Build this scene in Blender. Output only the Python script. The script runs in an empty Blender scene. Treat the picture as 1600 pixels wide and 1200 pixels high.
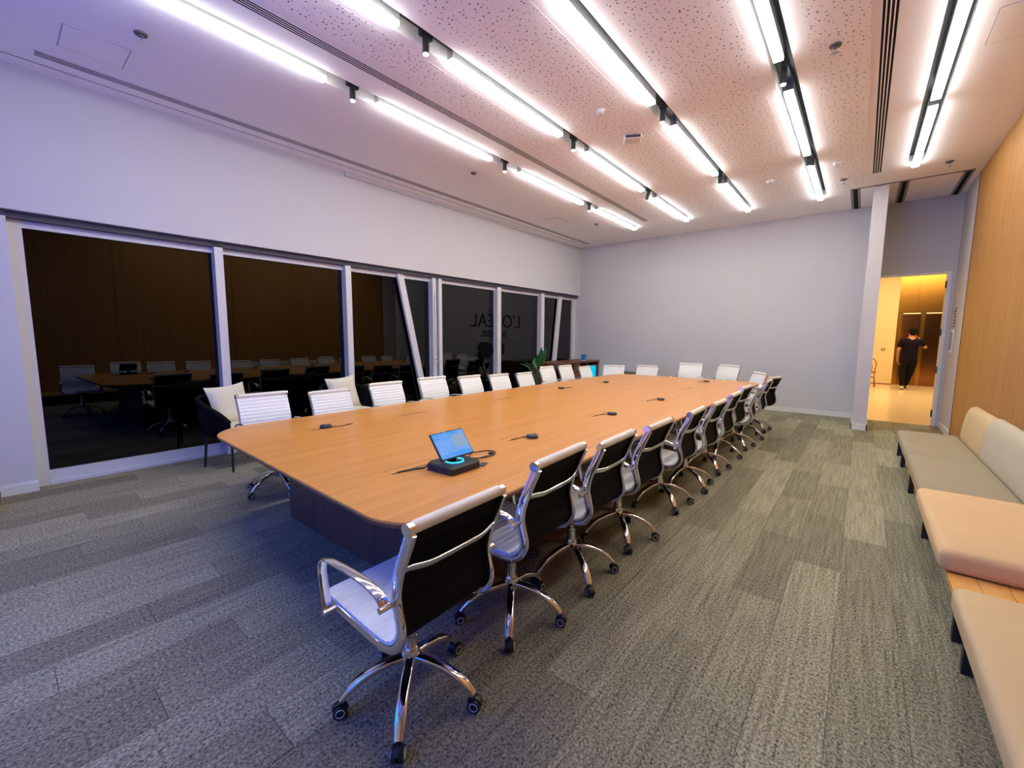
import bpy, bmesh, math, random
from mathutils import Vector, Matrix
random.seed(7)
PI = math.pi
scene = bpy.context.scene
C = bpy.context.collection

# ------------------------------------------------------------------ camera
cam_d = bpy.data.cameras.new('camera')
cam = bpy.data.objects.new('camera', cam_d)
C.objects.link(cam)
cam_d.sensor_width = 36.0
cam_d.lens = 36.0 * 666.3 / 1600.0
cam_d.clip_start = 0.02
r_ = Vector((0.774005, 0.633149, 0.006179))
u_ = Vector((-0.074401, 0.081252, 0.993913))
f_ = Vector((-0.628793, 0.769753, -0.109996))
cam.matrix_world = Matrix(((r_.x, u_.x, -f_.x, 0), (r_.y, u_.y, -f_.y, 0), (r_.z, u_.z, -f_.z, 1.5), (0, 0, 0, 1)))
scene.camera = cam

# ------------------------------------------------------------------ world, exposure
w = bpy.data.worlds.new('night')
scene.world = w
w.use_nodes = True
w.node_tree.nodes['Background'].inputs[0].default_value = (0.010, 0.014, 0.030, 1)
w.node_tree.nodes['Background'].inputs[1].default_value = 0.25
vs = scene.view_settings
vs.view_transform = 'Standard'
vs.look = 'None'
vs.gamma = 1.0
vs.use_curve_mapping = False
vs.exposure = 0.66
scene.cycles.use_denoising = True
scene.cycles.max_bounces = 10
scene.cycles.caustics_reflective = False
scene.cycles.caustics_refractive = False
BAR_POWER = 21.0
BAR_SIDE = 15.0
SPOT_POWER = 45.0
SCREEN_POWER = 4.0
HALL_POWER = 195.0

H = 3.887           # ceiling
XL, XR = -6.05, 1.13
YF, YN = 10.31, -1.6

# ------------------------------------------------------------------ materials
MATS = {}
def new_mat(name):
    m = bpy.data.materials.new(name)
    m.use_nodes = True
    MATS[name] = m
    return m, m.node_tree.nodes, m.node_tree.links, m.node_tree.nodes['Principled BSDF']

def plain(name, col, rough=0.5, metal=0.0, spec=0.5, vary=0.06, scale=6.0, bump=0.0, bscale=200.0, emit=None, estr=0.0, coat=0.0):
    m, N, L, b = new_mat(name)
    tc = N.new('ShaderNodeTexCoord')
    n = N.new('ShaderNodeTexNoise'); n.inputs['Scale'].default_value = scale; n.inputs['Detail'].default_value = 3
    L.new(tc.outputs['Object'], n.inputs['Vector'])
    mx = N.new('ShaderNodeMix'); mx.data_type = 'RGBA'
    mx.inputs[6].default_value = (*[c * (1 - vary) for c in col], 1)
    mx.inputs[7].default_value = (*[min(1, c * (1 + vary)) for c in col], 1)
    L.new(n.outputs['Fac'], mx.inputs[0])
    L.new(mx.outputs[2], b.inputs['Base Color'])
    b.inputs['Roughness'].default_value = rough
    b.inputs['Metallic'].default_value = metal
    b.inputs['Specular IOR Level'].default_value = spec
    b.inputs['Coat Weight'].default_value = coat
    if bump:
        n2 = N.new('ShaderNodeTexNoise'); n2.inputs['Scale'].default_value = bscale; n2.inputs['Detail'].default_value = 2
        L.new(tc.outputs['Object'], n2.inputs['Vector'])
        bp = N.new('ShaderNodeBump'); bp.inputs['Strength'].default_value = bump; bp.inputs['Distance'].default_value = 0.004
        L.new(n2.outputs['Fac'], bp.inputs['Height']); L.new(bp.outputs['Normal'], b.inputs['Normal'])
    if emit:
        b.inputs['Emission Color'].default_value = (*emit, 1)
        b.inputs['Emission Strength'].default_value = estr
    return m

def wood(name, c1, c2, c3, scale, rough=0.35, coat=0.0, spec=0.5):
    """grain runs along the axis with the small scale value"""
    m, N, L, b = new_mat(name)
    tc = N.new('ShaderNodeTexCoord')
    mp = N.new('ShaderNodeMapping'); mp.inputs['Scale'].default_value = scale
    L.new(tc.outputs['Object'], mp.inputs['Vector'])
    n = N.new('ShaderNodeTexNoise'); n.inputs['Scale'].default_value = 1.0; n.inputs['Detail'].default_value = 6; n.inputs['Roughness'].default_value = 0.65
    n.inputs['Distortion'].default_value = 0.4
    L.new(mp.outputs[0], n.inputs['Vector'])
    mp2 = N.new('ShaderNodeMapping'); mp2.inputs['Scale'].default_value = [s * 5 for s in scale]
    L.new(tc.outputs['Object'], mp2.inputs['Vector'])
    n2 = N.new('ShaderNodeTexNoise'); n2.inputs['Scale'].default_value = 1.0; n2.inputs['Detail'].default_value = 3
    L.new(mp2.outputs[0], n2.inputs['Vector'])
    ad = N.new('ShaderNodeMix'); ad.data_type = 'FLOAT'; ad.inputs[0].default_value = 0.35
    L.new(n.outputs['Fac'], ad.inputs[2]); L.new(n2.outputs['Fac'], ad.inputs[3])
    cr = N.new('ShaderNodeValToRGB')
    cr.color_ramp.elements[0].position = 0.33; cr.color_ramp.elements[0].color = (*c1, 1)
    cr.color_ramp.elements[1].position = 0.68; cr.color_ramp.elements[1].color = (*c3, 1)
    e = cr.color_ramp.elements.new(0.5); e.color = (*c2, 1)
    L.new(ad.outputs[0], cr.inputs[0]); L.new(cr.outputs[0], b.inputs['Base Color'])
    b.inputs['Roughness'].default_value = rough
    b.inputs['Coat Weight'].default_value = coat
    b.inputs['Coat Roughness'].default_value = 0.2
    b.inputs['Specular IOR Level'].default_value = spec
    return m

def carpet_mat():
    m, N, L, b = new_mat('carpet')
    g = N.new('ShaderNodeNewGeometry')
    sp = N.new('ShaderNodeSeparateXYZ'); L.new(g.outputs['Position'], sp.inputs[0])
    def math_(op, a, v=None, bb=None):
        q = N.new('ShaderNodeMath'); q.operation = op
        if isinstance(a, (int, float)): q.inputs[0].default_value = a
        else: L.new(a, q.inputs[0])
        if bb is not None: L.new(bb, q.inputs[1])
        elif v is not None: q.inputs[1].default_value = v
        return q.outputs[0]
    cx = math_('FLOOR', math_('DIVIDE', sp.outputs[0], 0.25))
    off = math_('MULTIPLY', math_('MODULO', math_('MULTIPLY', cx, 0.37), 1.0), 1.0)
    cy = math_('FLOOR', math_('ADD', sp.outputs[1], None, off))
    cb = N.new('ShaderNodeCombineXYZ'); L.new(cx, cb.inputs[0]); L.new(cy, cb.inputs[1])
    wn = N.new('ShaderNodeTexWhiteNoise'); wn.noise_dimensions = '3D'; L.new(cb.outputs[0], wn.inputs['Vector'])
    # loops, stretched along the plank
    mp = N.new('ShaderNodeMapping'); mp.inputs['Scale'].default_value = (105, 75, 1)
    L.new(g.outputs['Position'], mp.inputs['Vector'])
    n = N.new('ShaderNodeTexNoise'); n.inputs['Scale'].default_value = 1.0; n.inputs['Detail'].default_value = 3; n.inputs['Roughness'].default_value = 0.7
    L.new(mp.outputs[0], n.inputs['Vector'])
    mp2 = N.new('ShaderNodeMapping'); mp2.inputs['Scale'].default_value = (55, 2.2, 1)
    L.new(g.outputs['Position'], mp2.inputs['Vector'])
    n2 = N.new('ShaderNodeTexNoise'); n2.inputs['Scale'].default_value = 1.0; n2.inputs['Detail'].default_value = 2
    L.new(mp2.outputs[0], n2.inputs['Vector'])
    tone = N.new('ShaderNodeMapRange'); tone.inputs[3].default_value = 0.70; tone.inputs[4].default_value = 1.12
    L.new(wn.outputs['Value'], tone.inputs[0])
    cr = N.new('ShaderNodeValToRGB')
    cr.color_ramp.elements[0].position = 0.34; cr.color_ramp.elements[0].color = (0.045, 0.040, 0.030, 1)
    cr.color_ramp.elements[1].position = 0.70; cr.color_ramp.elements[1].color = (0.64, 0.58, 0.37, 1)
    ad = N.new('ShaderNodeMix'); ad.data_type = 'FLOAT'; ad.inputs[0].default_value = 0.20
    L.new(n.outputs['Fac'], ad.inputs[2]); L.new(n2.outputs['Fac'], ad.inputs[3])
    L.new(ad.outputs[0], cr.inputs[0])
    vm = N.new('ShaderNodeVectorMath'); vm.operation = 'SCALE'
    L.new(cr.outputs[0], vm.inputs[0]); L.new(tone.outputs[0], vm.inputs['Scale'])
    L.new(vm.outputs[0], b.inputs['Base Color'])
    b.inputs['Roughness'].default_value = 0.95; b.inputs['Specular IOR Level'].default_value = 0.1
    bp = N.new('ShaderNodeBump'); bp.inputs['Strength'].default_value = 0.8; bp.inputs['Distance'].default_value = 0.006
    L.new(n.outputs['Fac'], bp.inputs['Height']); L.new(bp.outputs['Normal'], b.inputs['Normal'])
    return m

def perforated_mat(col):
    m, N, L, b = new_mat('perforated_plaster')
    g = N.new('ShaderNodeNewGeometry')
    v = N.new('ShaderNodeTexVoronoi'); v.voronoi_dimensions = '2D'; v.inputs['Scale'].default_value = 19.0; v.inputs['Randomness'].default_value = 0.85
    L.new(g.outputs['Position'], v.inputs['Vector'])
    sc = N.new('ShaderNodeSeparateColor'); L.new(v.outputs['Color'], sc.inputs[0])
    mr = N.new('ShaderNodeMapRange'); mr.inputs[3].default_value = 0.06; mr.inputs[4].default_value = 0.14
    L.new(sc.outputs[0], mr.inputs[0])
    lt = N.new('ShaderNodeMath'); lt.operation = 'LESS_THAN'
    L.new(v.outputs['Distance'], lt.inputs[0]); L.new(mr.outputs[0], lt.inputs[1])
    mx = N.new('ShaderNodeMix'); mx.data_type = 'RGBA'
    mx.inputs[6].default_value = (*col, 1); mx.inputs[7].default_value = (0.16, 0.12, 0.14, 1)
    L.new(lt.outputs[0], mx.inputs[0]); L.new(mx.outputs[2], b.inputs['Base Color'])
    b.inputs['Roughness'].default_value = 0.9; b.inputs['Specular IOR Level'].default_value = 0.2
    return m

def glass_mat(name, ior=1.5, tint=(1, 1, 1)):
    m = bpy.data.materials.new(name); m.use_nodes = True; MATS[name] = m
    N, L = m.node_tree.nodes, m.node_tree.links
    N.remove(N['Principled BSDF'])
    out = N['Material Output']
    # dark night glazing: only its mirror reflection shows, weighted by Fresnel
    fr = N.new('ShaderNodeFresnel'); fr.inputs['IOR'].default_value = ior
    gl = N.new('ShaderNodeBsdfGlossy'); gl.inputs['Roughness'].default_value = 0.0
    L.new(fr.outputs[0], gl.inputs['Color'])
    L.new(gl.outputs[0], out.inputs['Surface'])
    return m

def emission(name, col, strength):
    m = bpy.data.materials.new(name); m.use_nodes = True; MATS[name] = m
    N, L = m.node_tree.nodes, m.node_tree.links
    N.remove(N['Principled BSDF'])
    e = N.new('ShaderNodeEmission'); e.inputs[0].default_value = (*col, 1); e.inputs[1].default_value = strength
    L.new(e.outputs[0], N['Material Output'].inputs['Surface'])
    return m

def gradient_screen(name, stops, strength, axis=1, noise=0.5):
    """a lit display: soft colour gradient along an object axis plus cloudy noise"""
    m = bpy.data.materials.new(name); m.use_nodes = True; MATS[name] = m
    N, L = m.node_tree.nodes, m.node_tree.links
    N.remove(N['Principled BSDF'])
    tc = N.new('ShaderNodeTexCoord'); sp = N.new('ShaderNodeSeparateXYZ'); L.new(tc.outputs['Generated'], sp.inputs[0])
    n = N.new('ShaderNodeTexNoise'); n.inputs['Scale'].default_value = 3.0; L.new(tc.outputs['Generated'], n.inputs['Vector'])
    ad = N.new('ShaderNodeMix'); ad.data_type = 'FLOAT'; ad.inputs[0].default_value = noise
    L.new(sp.outputs[axis], ad.inputs[2]); L.new(n.outputs['Fac'], ad.inputs[3])
    cr = N.new('ShaderNodeValToRGB'); els = cr.color_ramp.elements
    els[0].position, els[0].color = stops[0][0], (*stops[0][1], 1)
    els[1].position, els[1].color = stops[-1][0], (*stops[-1][1], 1)
    for p, c in stops[1:-1]:
        e = els.new(p); e.color = (*c, 1)
    L.new(ad.outputs[0], cr.inputs[0])
    e = N.new('ShaderNodeEmission'); e.inputs[1].default_value = strength; L.new(cr.outputs[0], e.inputs[0])
    L.new(e.outputs[0], N['Material Output'].inputs['Surface'])
    return m

WHITE = (0.92, 0.89, 0.915)
M_wall = plain('wall_paint', (0.60, 0.585, 0.60), 0.75, vary=0.02, scale=1.5, spec=0.3)
M_wallfar = plain('wall_paint_grey', (0.58, 0.565, 0.57), 0.75, vary=0.05, scale=0.9, spec=0.25)
M_ceil = plain('ceiling_paint', WHITE, 0.85, vary=0.02, spec=0.2)
M_perf = perforated_mat(WHITE)
M_black = plain('black_paint', (0.012, 0.012, 0.013), 0.5)
M_blackmatt = plain('black_lining', (0.006, 0.006, 0.007), 0.75, spec=0.12)
M_rope = plain('black_rope', (0.006, 0.0055, 0.0055), 0.85, spec=0.15, bump=0.6, bscale=90)
M_base = plain('white_lacquer', (0.75, 0.74, 0.73), 0.45, vary=0.02)
M_frame = plain('window_frame_white', (0.66, 0.65, 0.67), 0.35, vary=0.02)
M_dark = plain('dark_groove', (0.05, 0.05, 0.07), 0.6)
M_line = plain('shadow_joint', (0.16, 0.13, 0.15), 0.8)
M_joint = plain('hatch_joint', (0.42, 0.38, 0.40), 0.8)
M_brz = plain('dark_bronze', (0.10, 0.08, 0.08), 0.5)
M_chrome = plain('chrome', (0.82, 0.80, 0.79), 0.09, metal=1.0, vary=0.02)
M_alu = plain('brushed_aluminium', (0.62, 0.61, 0.61), 0.24, metal=1.0)
M_leather = plain('white_vinyl', (0.84, 0.82, 0.76), 0.42, vary=0.03, scale=15)
M_roll = plain('cream_vinyl', (0.80, 0.74, 0.64), 0.45, vary=0.03)
M_rubber = plain('black_rubber', (0.015, 0.015, 0.016), 0.45)
M_ring = plain('caster_ring_white', (0.7, 0.7, 0.68), 0.4)
M_table = wood('table_veneer', (0.62, 0.235, 0.040), (0.72, 0.295, 0.055), (0.79, 0.35, 0.075), (14, 0.55, 14), 0.30, coat=0.15)
M_edge = wood('table_edge', (0.10, 0.035, 0.02), (0.16, 0.055, 0.03), (0.2, 0.08, 0.04), (10, 1, 10), 0.4)
M_base_wood = wood('table_base_veneer', (0.085, 0.04, 0.026), (0.13, 0.062, 0.04), (0.17, 0.085, 0.055), (22, 22, 0.7), 0.45)
M_wallwood = wood('wall_veneer', (0.34, 0.145, 0.034), (0.43, 0.20, 0.05), (0.52, 0.26, 0.072), (16, 16, 0.42), 0.5, spec=0.3)
M_benchwood = wood('bench_wood', (0.62, 0.30, 0.07), (0.75, 0.38, 0.10), (0.8, 0.44, 0.14), (9, 0.6, 9), 0.45)
M_walnut = wood('walnut', (0.09, 0.03, 0.013), (0.17, 0.06, 0.026), (0.24, 0.09, 0.04), (1.2, 1.2, 18), 0.4)
M_carpet = carpet_mat()
M_glass = glass_mat('window_glass', 1.52)
M_olive = plain('olive_fabric', (0.36, 0.30, 0.20), 0.9, bump=0.3, bscale=500, spec=0.1)
M_peach = plain('peach_fabric', (0.70, 0.47, 0.25), 0.9, bump=0.25, bscale=500, spec=0.1)
M_sand = plain('sand_fabric', (0.64, 0.46, 0.245), 0.9, bump=0.25, bscale=500, spec=0.1)
M_greyf = plain('pale_grey_fabric', (0.55, 0.47, 0.34), 0.9, bump=0.25, bscale=500, spec=0.1)
M_cream = plain('cream_fabric', (0.74, 0.68, 0.54), 0.85, bump=0.3, bscale=300, spec=0.1)
M_plastic = plain('dark_grey_plastic', (0.035, 0.035, 0.038), 0.5)
M_whitep = plain('white_plastic', (0.75, 0.74, 0.74), 0.4)
M_greyp = plain('grey_plastic', (0.25, 0.23, 0.24), 0.5)
M_bar = emission('led_diffuser', (0.975, 1.0, 0.97), BAR_POWER)
M_barside = emission('led_diffuser_side', (0.975, 1.0, 0.98), BAR_SIDE)
M_spot = emission('spot_lens', (1.0, 0.93, 0.82), SPOT_POWER)
M_ringled = emission('cyan_ring_light', (0.02, 0.45, 0.95), 2.0)
M_cyan = emission('cyan_lit_panel', (0.0, 0.42, 0.62), 1.0)
M_letter = plain('black_vinyl_film', (0.004, 0.004, 0.005), 0.9, spec=0.02)
M_leaf = plain('leaf_green', (0.03, 0.13, 0.035), 0.4, vary=0.3)
M_skin = plain('skin', (0.42, 0.20, 0.11), 0.6)
M_hair = plain('black_hair', (0.006, 0.005, 0.005), 0.8, spec=0.08)
M_shirt = plain('navy_cotton', (0.007, 0.005, 0.014), 0.85, spec=0.1)
M_trouser = plain('black_cotton', (0.006, 0.006, 0.007), 0.85, spec=0.1)
M_hallwall = plain('hall_cream_paint', (0.78, 0.62, 0.36), 0.7, vary=0.03)
M_hallfloor = plain('hall_floor', (0.75, 0.58, 0.36), 0.22, vary=0.05, scale=2)
M_gold = plain('brushed_gold', (0.60, 0.32, 0.075), 0.22, metal=1.0, vary=0.12, scale=1.2)
M_golddark = plain('bronze_door', (0.42, 0.20, 0.08), 0.18, metal=1.0, vary=0.15, scale=1.5)
M_bent = plain('bentwood', (0.25, 0.09, 0.02), 0.4)
M_bronze = plain('bronze_print', (0.20, 0.12, 0.06), 0.6)
M_screen = gradient_screen('tablet_screen', [(0.2, (0.05, 0.30, 0.85)), (0.5, (0.20, 0.38, 0.80)), (0.75, (0.04, 0.30, 0.80))], 0.7, axis=2, noise=0.6)
M_wallscreen = gradient_screen('wall_display_picture', [(0.3, (0.004, 0.05, 0.55)), (0.7, (0.01, 0.14, 0.9))], SCREEN_POWER, axis=2, noise=0.5)
M_ui = emission('tablet_ui', (0.28, 0.40, 0.55), 0.65)

# ------------------------------------------------------------------ mesh helpers
class MB:
    """collects geometry for ONE mesh"""
    def __init__(self):
        self.v, self.f, self.mi, self.sm = [], [], [], []
    def add(self, vs, fs, mi=0, smooth=False):
        o = len(self.v)
        self.v += [tuple(p) for p in vs]
        for f in fs:
            self.f.append([o + i for i in f]); self.mi.append(mi); self.sm.append(smooth)
        return self
    def box(self, x0, x1, y0, y1, z0, z1, mi=0, M=None):
        vs = [Vector(p) for p in ((x0, y0, z0), (x1, y0, z0), (x1, y1, z0), (x0, y1, z0), (x0, y0, z1), (x1, y0, z1), (x1, y1, z1), (x0, y1, z1))]
        if M: vs = [M @ p for p in vs]
        return self.add(vs, [(0, 3, 2, 1), (4, 5, 6, 7), (0, 1, 5, 4), (1, 2, 6, 5), (2, 3, 7, 6), (3, 0, 4, 7)], mi)
    def loft(self, rings, mi=0, smooth=True, cap=True, closed=False):
        n = len(rings[0]); vs = [p for r in rings for p in r]; fs = []
        m = len(rings)
        for i in range(m if closed else m - 1):
            a, b = i * n, ((i + 1) % m) * n
            for j in range(n):
                k = (j + 1) % n
                fs.append((a + j, a + k, b + k, b + j))
        self.add(vs, fs, mi, smooth)
        if cap and not closed:
            self.add(rings[0], [tuple(range(n))[::-1]], mi); self.add(rings[-1], [tuple(range(n))], mi)
        return self
    def tube(self, pts, r, n=8, mi=0, flat=None, up=None, cap=True, closed=False):
        """r: radius or list; flat=(w,h) ellipse half-sizes instead of round (w along side, h along normal)"""
        pts = [Vector(p) for p in pts]; m = len(pts); rings = []
        ref = Vector(up) if up else None
        for i, p in enumerate(pts):
            if closed: t = (pts[(i + 1) % m] - pts[i - 1])
            else: t = pts[min(i + 1, m - 1)] - pts[max(i - 1, 0)]
            t = t.normalized() if t.length > 1e-9 else Vector((0, 0, 1))
            rf = ref if ref else (Vector((0, 0, 1)) if abs(t.z) < 0.9 else Vector((1, 0, 0)))
            s = t.cross(rf)
            s = s.normalized() if s.length > 1e-6 else t.orthogonal().normalized()
            nn = s.cross(t)
            ri = r[i] if isinstance(r, (list, tuple)) else r
            fl = flat[i] if isinstance(flat, list) else flat
            ring = []
            for k in range(n):
                a = 2 * PI * (k + 0.5) / n
                ca, sa = math.cos(a), math.sin(a)
                if fl: # rounded rectangle-ish superellipse
                    ca = math.copysign(abs(ca) ** 0.55, ca); sa = math.copysign(abs(sa) ** 0.55, sa)
                    ring.append(p + s * (ca * fl[0]) + nn * (sa * fl[1]))
                else:
                    ring.append(p + s * (ca * ri) + nn * (sa * ri))
            rings.append(ring)
        return self.loft(rings, mi, True, cap, closed)
    def cyl(self, a, b, r, n=16, mi=0, r2=None):
        a, b = Vector(a), Vector(b); t = (b - a).normalized(); s = t.orthogonal().normalized(); q = t.cross(s)
        r2 = r if r2 is None else r2
        A = [a + (s * math.cos(2 * PI * k / n) + q * math.sin(2 * PI * k / n)) * r for k in range(n)]
        B = [b + (s * math.cos(2 * PI * k / n) + q * math.sin(2 * PI * k / n)) * r2 for k in range(n)]
        return self.loft([A, B], mi, True, True)
    def lathe(self, prof, c=(0, 0, 0), n=24, mi=0, axis='z', flip=1):
        rings = []
        for r, z in prof:
            rings.append([Vector((c[0] + r * math.cos(2 * PI * k / n), c[1] + r * math.sin(2 * PI * k / n), c[2] + z)) for k in range(n)])
        return self.loft(rings, mi, True, True)
    def prism(self, poly, z0, z1, mi=0, mi_side=None):
        n = len(poly); vs = [(x, y, z0) for x, y in poly] + [(x, y, z1) for x, y in poly]
        self.add(vs, [tuple(range(n))[::-1]], mi); self.add(vs, [tuple(range(n, 2 * n))], mi)
        self.add(vs, [(i, (i + 1) % n, n + (i + 1) % n, n + i) for i in range(n)], mi if mi_side is None else mi_side)
        return self
    def mesh(self, name):
        me = bpy.data.meshes.new(name)
        me.from_pydata(self.v, [], self.f)
        for p, i, s in zip(me.polygons, self.mi, self.sm):
            p.material_index = i; p.use_smooth = s
        bm = bmesh.new(); bm.from_mesh(me)
        bmesh.ops.remove_doubles(bm, verts=bm.verts, dist=1e-6)
        bmesh.ops.recalc_face_normals(bm, faces=bm.faces)
        for e in bm.edges:
            if len(e.link_faces) == 2 and e.calc_face_angle(0) > 0.75: e.smooth = False
        bm.to_mesh(me); bm.free()
        return me

def link(name, me, mats, parent=None, loc=(0, 0, 0), rot=(0, 0, 0)):
    if isinstance(me, MB): me = me.mesh(name)
    if not isinstance(mats, (list, tuple)): mats = [mats]
    if not me.materials:
        for m in mats: me.materials.append(m)
    o = bpy.data.objects.new(name, me); C.objects.link(o)
    o.location = loc; o.rotation_euler = rot
    if parent: o.parent = parent
    return o
def tag(o, label, cat, group=None):
    o['label'] = label; o['category'] = cat
    if group: o['group'] = group
    return o
def thing(name, label, cat, loc=(0, 0, 0), rz=0.0, group=None):
    o = bpy.data.objects.new(name, None); C.objects.link(o)
    o.location = loc; o.rotation_euler = (0, 0, rz); o.empty_display_size = 0.1
    return tag(o, label, cat, group)
def struct(name, mb, mats, parent=None):
    o = link(name, mb, mats, parent)
    if parent is None: o['kind'] = 'structure'
    return o
def struct_empty(name, loc=(0, 0, 0)):
    o = bpy.data.objects.new(name, None); C.objects.link(o); o.location = loc; o['kind'] = 'structure'
    return o
def bx(x0, x1, y0, y1, z0, z1): return MB().box(x0, x1, y0, y1, z0, z1)
def bevel_box(x0, x1, y0, y1, z0, z1, r=0.01, seg=3, puff=0.0, cuts=0):
    me = bpy.data.meshes.new('rounded')
    bm = bmesh.new(); bmesh.ops.create_cube(bm, size=1.0)
    for v in bm.verts:
        v.co = Vector(((x0 + x1) / 2 + v.co.x * (x1 - x0), (y0 + y1) / 2 + v.co.y * (y1 - y0), (z0 + z1) / 2 + v.co.z * (z1 - z0)))
    bmesh.ops.bevel(bm, geom=bm.edges[:] + bm.verts[:], offset=r, segments=seg, affect='EDGES', profile=0.5)
    if cuts:
        bmesh.ops.subdivide_edges(bm, edges=[e for e in bm.edges if e.calc_length() > 0.15], cuts=cuts, use_grid_fill=True)
    if puff:
        cx, cy = (x0 + x1) / 2, (y0 + y1) / 2
        for v in bm.verts:
            if v.co.z > (z0 + z1) / 2:
                kx = max(0, 1 - ((v.co.x - cx) / (x1 - x0) * 2) ** 4); ky = max(0, 1 - ((v.co.y - cy) / (y1 - y0) * 2) ** 4)
                v.co.z += puff * kx * ky
    bm.normal_update()
    for f in bm.faces: f.smooth = bool(cuts) or max(abs(c) for c in f.normal) < 0.999
    bm.to_mesh(me); bm.free()
    return me
def catmull(P, n):
    P = [Vector(p) for p in P]; out = []
    Q = [P[0] * 2 - P[1]] + P + [P[-1] * 2 - P[-2]]
    for i in range(1, len(Q) - 2):
        p0, p1, p2, p3 = Q[i - 1:i + 3]
        for k in range(n):
            t = k / n
            out.append(0.5 * ((2 * p1) + (p2 - p0) * t + (2 * p0 - 5 * p1 + 4 * p2 - p3) * t * t + (3 * p1 - p0 - 3 * p2 + p3) * t ** 3))
    out.append(P[-1]); return out
def resample(P, n):
    L = [0]
    for a, b in zip(P, P[1:]): L.append(L[-1] + (b - a).length)
    out = []; j = 0
    for i in range(n):
        d = L[-1] * i / (n - 1)
        while j < len(P) - 2 and L[j + 1] < d: j += 1
        t = (d - L[j]) / max(1e-9, L[j + 1] - L[j]); out.append(P[j].lerp(P[j + 1], min(1, t)))
    return out
def round_rect(x0, x1, y0, y1, r, n=8):
    pts = []
    for cx, cy, a0 in ((x1 - r, y1 - r, 0), (x0 + r, y1 - r, PI / 2), (x0 + r, y0 + r, PI), (x1 - r, y0 + r, 1.5 * PI)):
        for k in range(n + 1):
            a = a0 + PI / 2 * k / n; pts.append((cx + r * math.cos(a), cy + r * math.sin(a)))
    return pts
def text_mesh(s, w, h, depth=0.002, font=None, bold=0.0):
    cu = bpy.data.curves.new('letters', 'FONT'); cu.body = s; cu.extrude = 0.01; cu.offset = bold
    o = bpy.data.objects.new('letters', cu); C.objects.link(o)
    dg = bpy.context.evaluated_depsgraph_get()
    me = bpy.data.meshes.new_from_object(o.evaluated_get(dg))
    bpy.data.objects.remove(o); bpy.data.curves.remove(cu)
    xs = [v.co.x for v in me.vertices]; ys = [v.co.y for v in me.vertices]
    for v in me.vertices:
        v.co = Vector(((v.co.x - min(xs)) / (max(xs) - min(xs)) * w, (v.co.y - min(ys)) / (max(ys) - min(ys)) * h, v.co.z / 0.01 * depth / 2))
    me.materials.clear()
    return me
ORD = ['nearest', 'second', 'third', 'fourth', 'fifth', 'sixth', 'seventh', 'eighth', 'ninth', 'tenth', 'eleventh']

# ------------------------------------------------------------------ floor: carpet planks
floor = struct('floor', bx(-6.35, 1.3, YN - 0.15, YF + 0.0, -0.06, -0.006), M_dark)
plank_me = bevel_box(0.0005, 0.2495, 0.0008, 0.9992, -0.008, 0.0, 0.0012, 1)
plank_me.materials.append(M_carpet)
cells = []
for cx in range(int(math.floor(-6.4 / 0.25)), int(math.ceil(1.25 / 0.25))):
    off = math.fmod(cx * 0.37, 1.0)
    for cy in range(-4, 12):
        x0, y0 = cx * 0.25, cy - off
        if x0 + 0.25 > 1.28 or x0 < -6.35 or y0 + 1 < YN or y0 > YF: continue
        yy = y0 + 0.5; d = math.hypot(x0 + 0.125, max(yy, 0))
        vis = (Vector((x0 + 0.125, yy, -1.5)).dot(f_) > 0.2) and not (-3.6 < x0 < -1.65 and 1.6 < y0 and yy < 7.4)
        cells.append((0 if vis else 1, d, x0, y0))
cells.sort()
def plank_clip(y0): return y0 >= YN - 0.1 and y0 + 1 <= YF
rest = MB(); cnt = 0
for vis, d, x0, y0 in cells:
    if vis == 0 and cnt < 290 and plank_clip(y0):
        o = bpy.data.objects.new('carpet_plank', plank_me); C.objects.link(o); o.location = (x0, y0, 0); o.parent = floor; cnt += 1
    else:
        rest.box(x0 + 0.0005, x0 + 0.2495, max(y0, YN) + 0.0008, min(y0 + 1, YF) - 0.0008, -0.008, 0.0)
ro = link('carpet_planks_remaining', rest, M_carpet, floor); ro['kind'] = 'stuff'

# ------------------------------------------------------------------ ceiling
ROWS = [-4.035, -2.93, -1.83, -0.73, 0.38]
CH = 0.09
cm = MB()
edges = [-6.35] + [e for c in ROWS for e in (c - CH, c + CH)] + [1.3]
for i in range(0, len(edges), 2): cm.box(edges[i], edges[i + 1], YN - 0.15, 9.2, H, H + 0.16)
cm.box(-6.35, 1.3, 9.2, YF + 0.15, H, H + 0.16)
cm.box(0.29, 0.47, 8.26, 9.2, H, H + 0.16)
ceiling = struct('ceiling', cm, M_ceil)
for c, ye in zip(ROWS, (9.2, 9.2, 9.2, 9.2, 8.26)):
    link('light_channel', MB().box(c - CH - 0.02, c + CH + 0.02, YN - 0.1, ye, H + 0.13, H + 0.159).box(c - 0.02, c + 0.02, YN - 0.1, ye - 0.02, H + 0.085, H + 0.13), M_black, ceiling)
for x0, x1 in ((-3.48, -3.12), (-2.72, -2.02), (-1.62, -0.92), (-0.52, -0.13)):
    link('perforated_panel', bx(x0, x1, YN, 8.85, H - 0.0012, H), M_perf, ceiling)
link('joint_line', bx(-5.862, -5.852, YN, YF, H - 0.002, H), M_line, ceiling)

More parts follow.
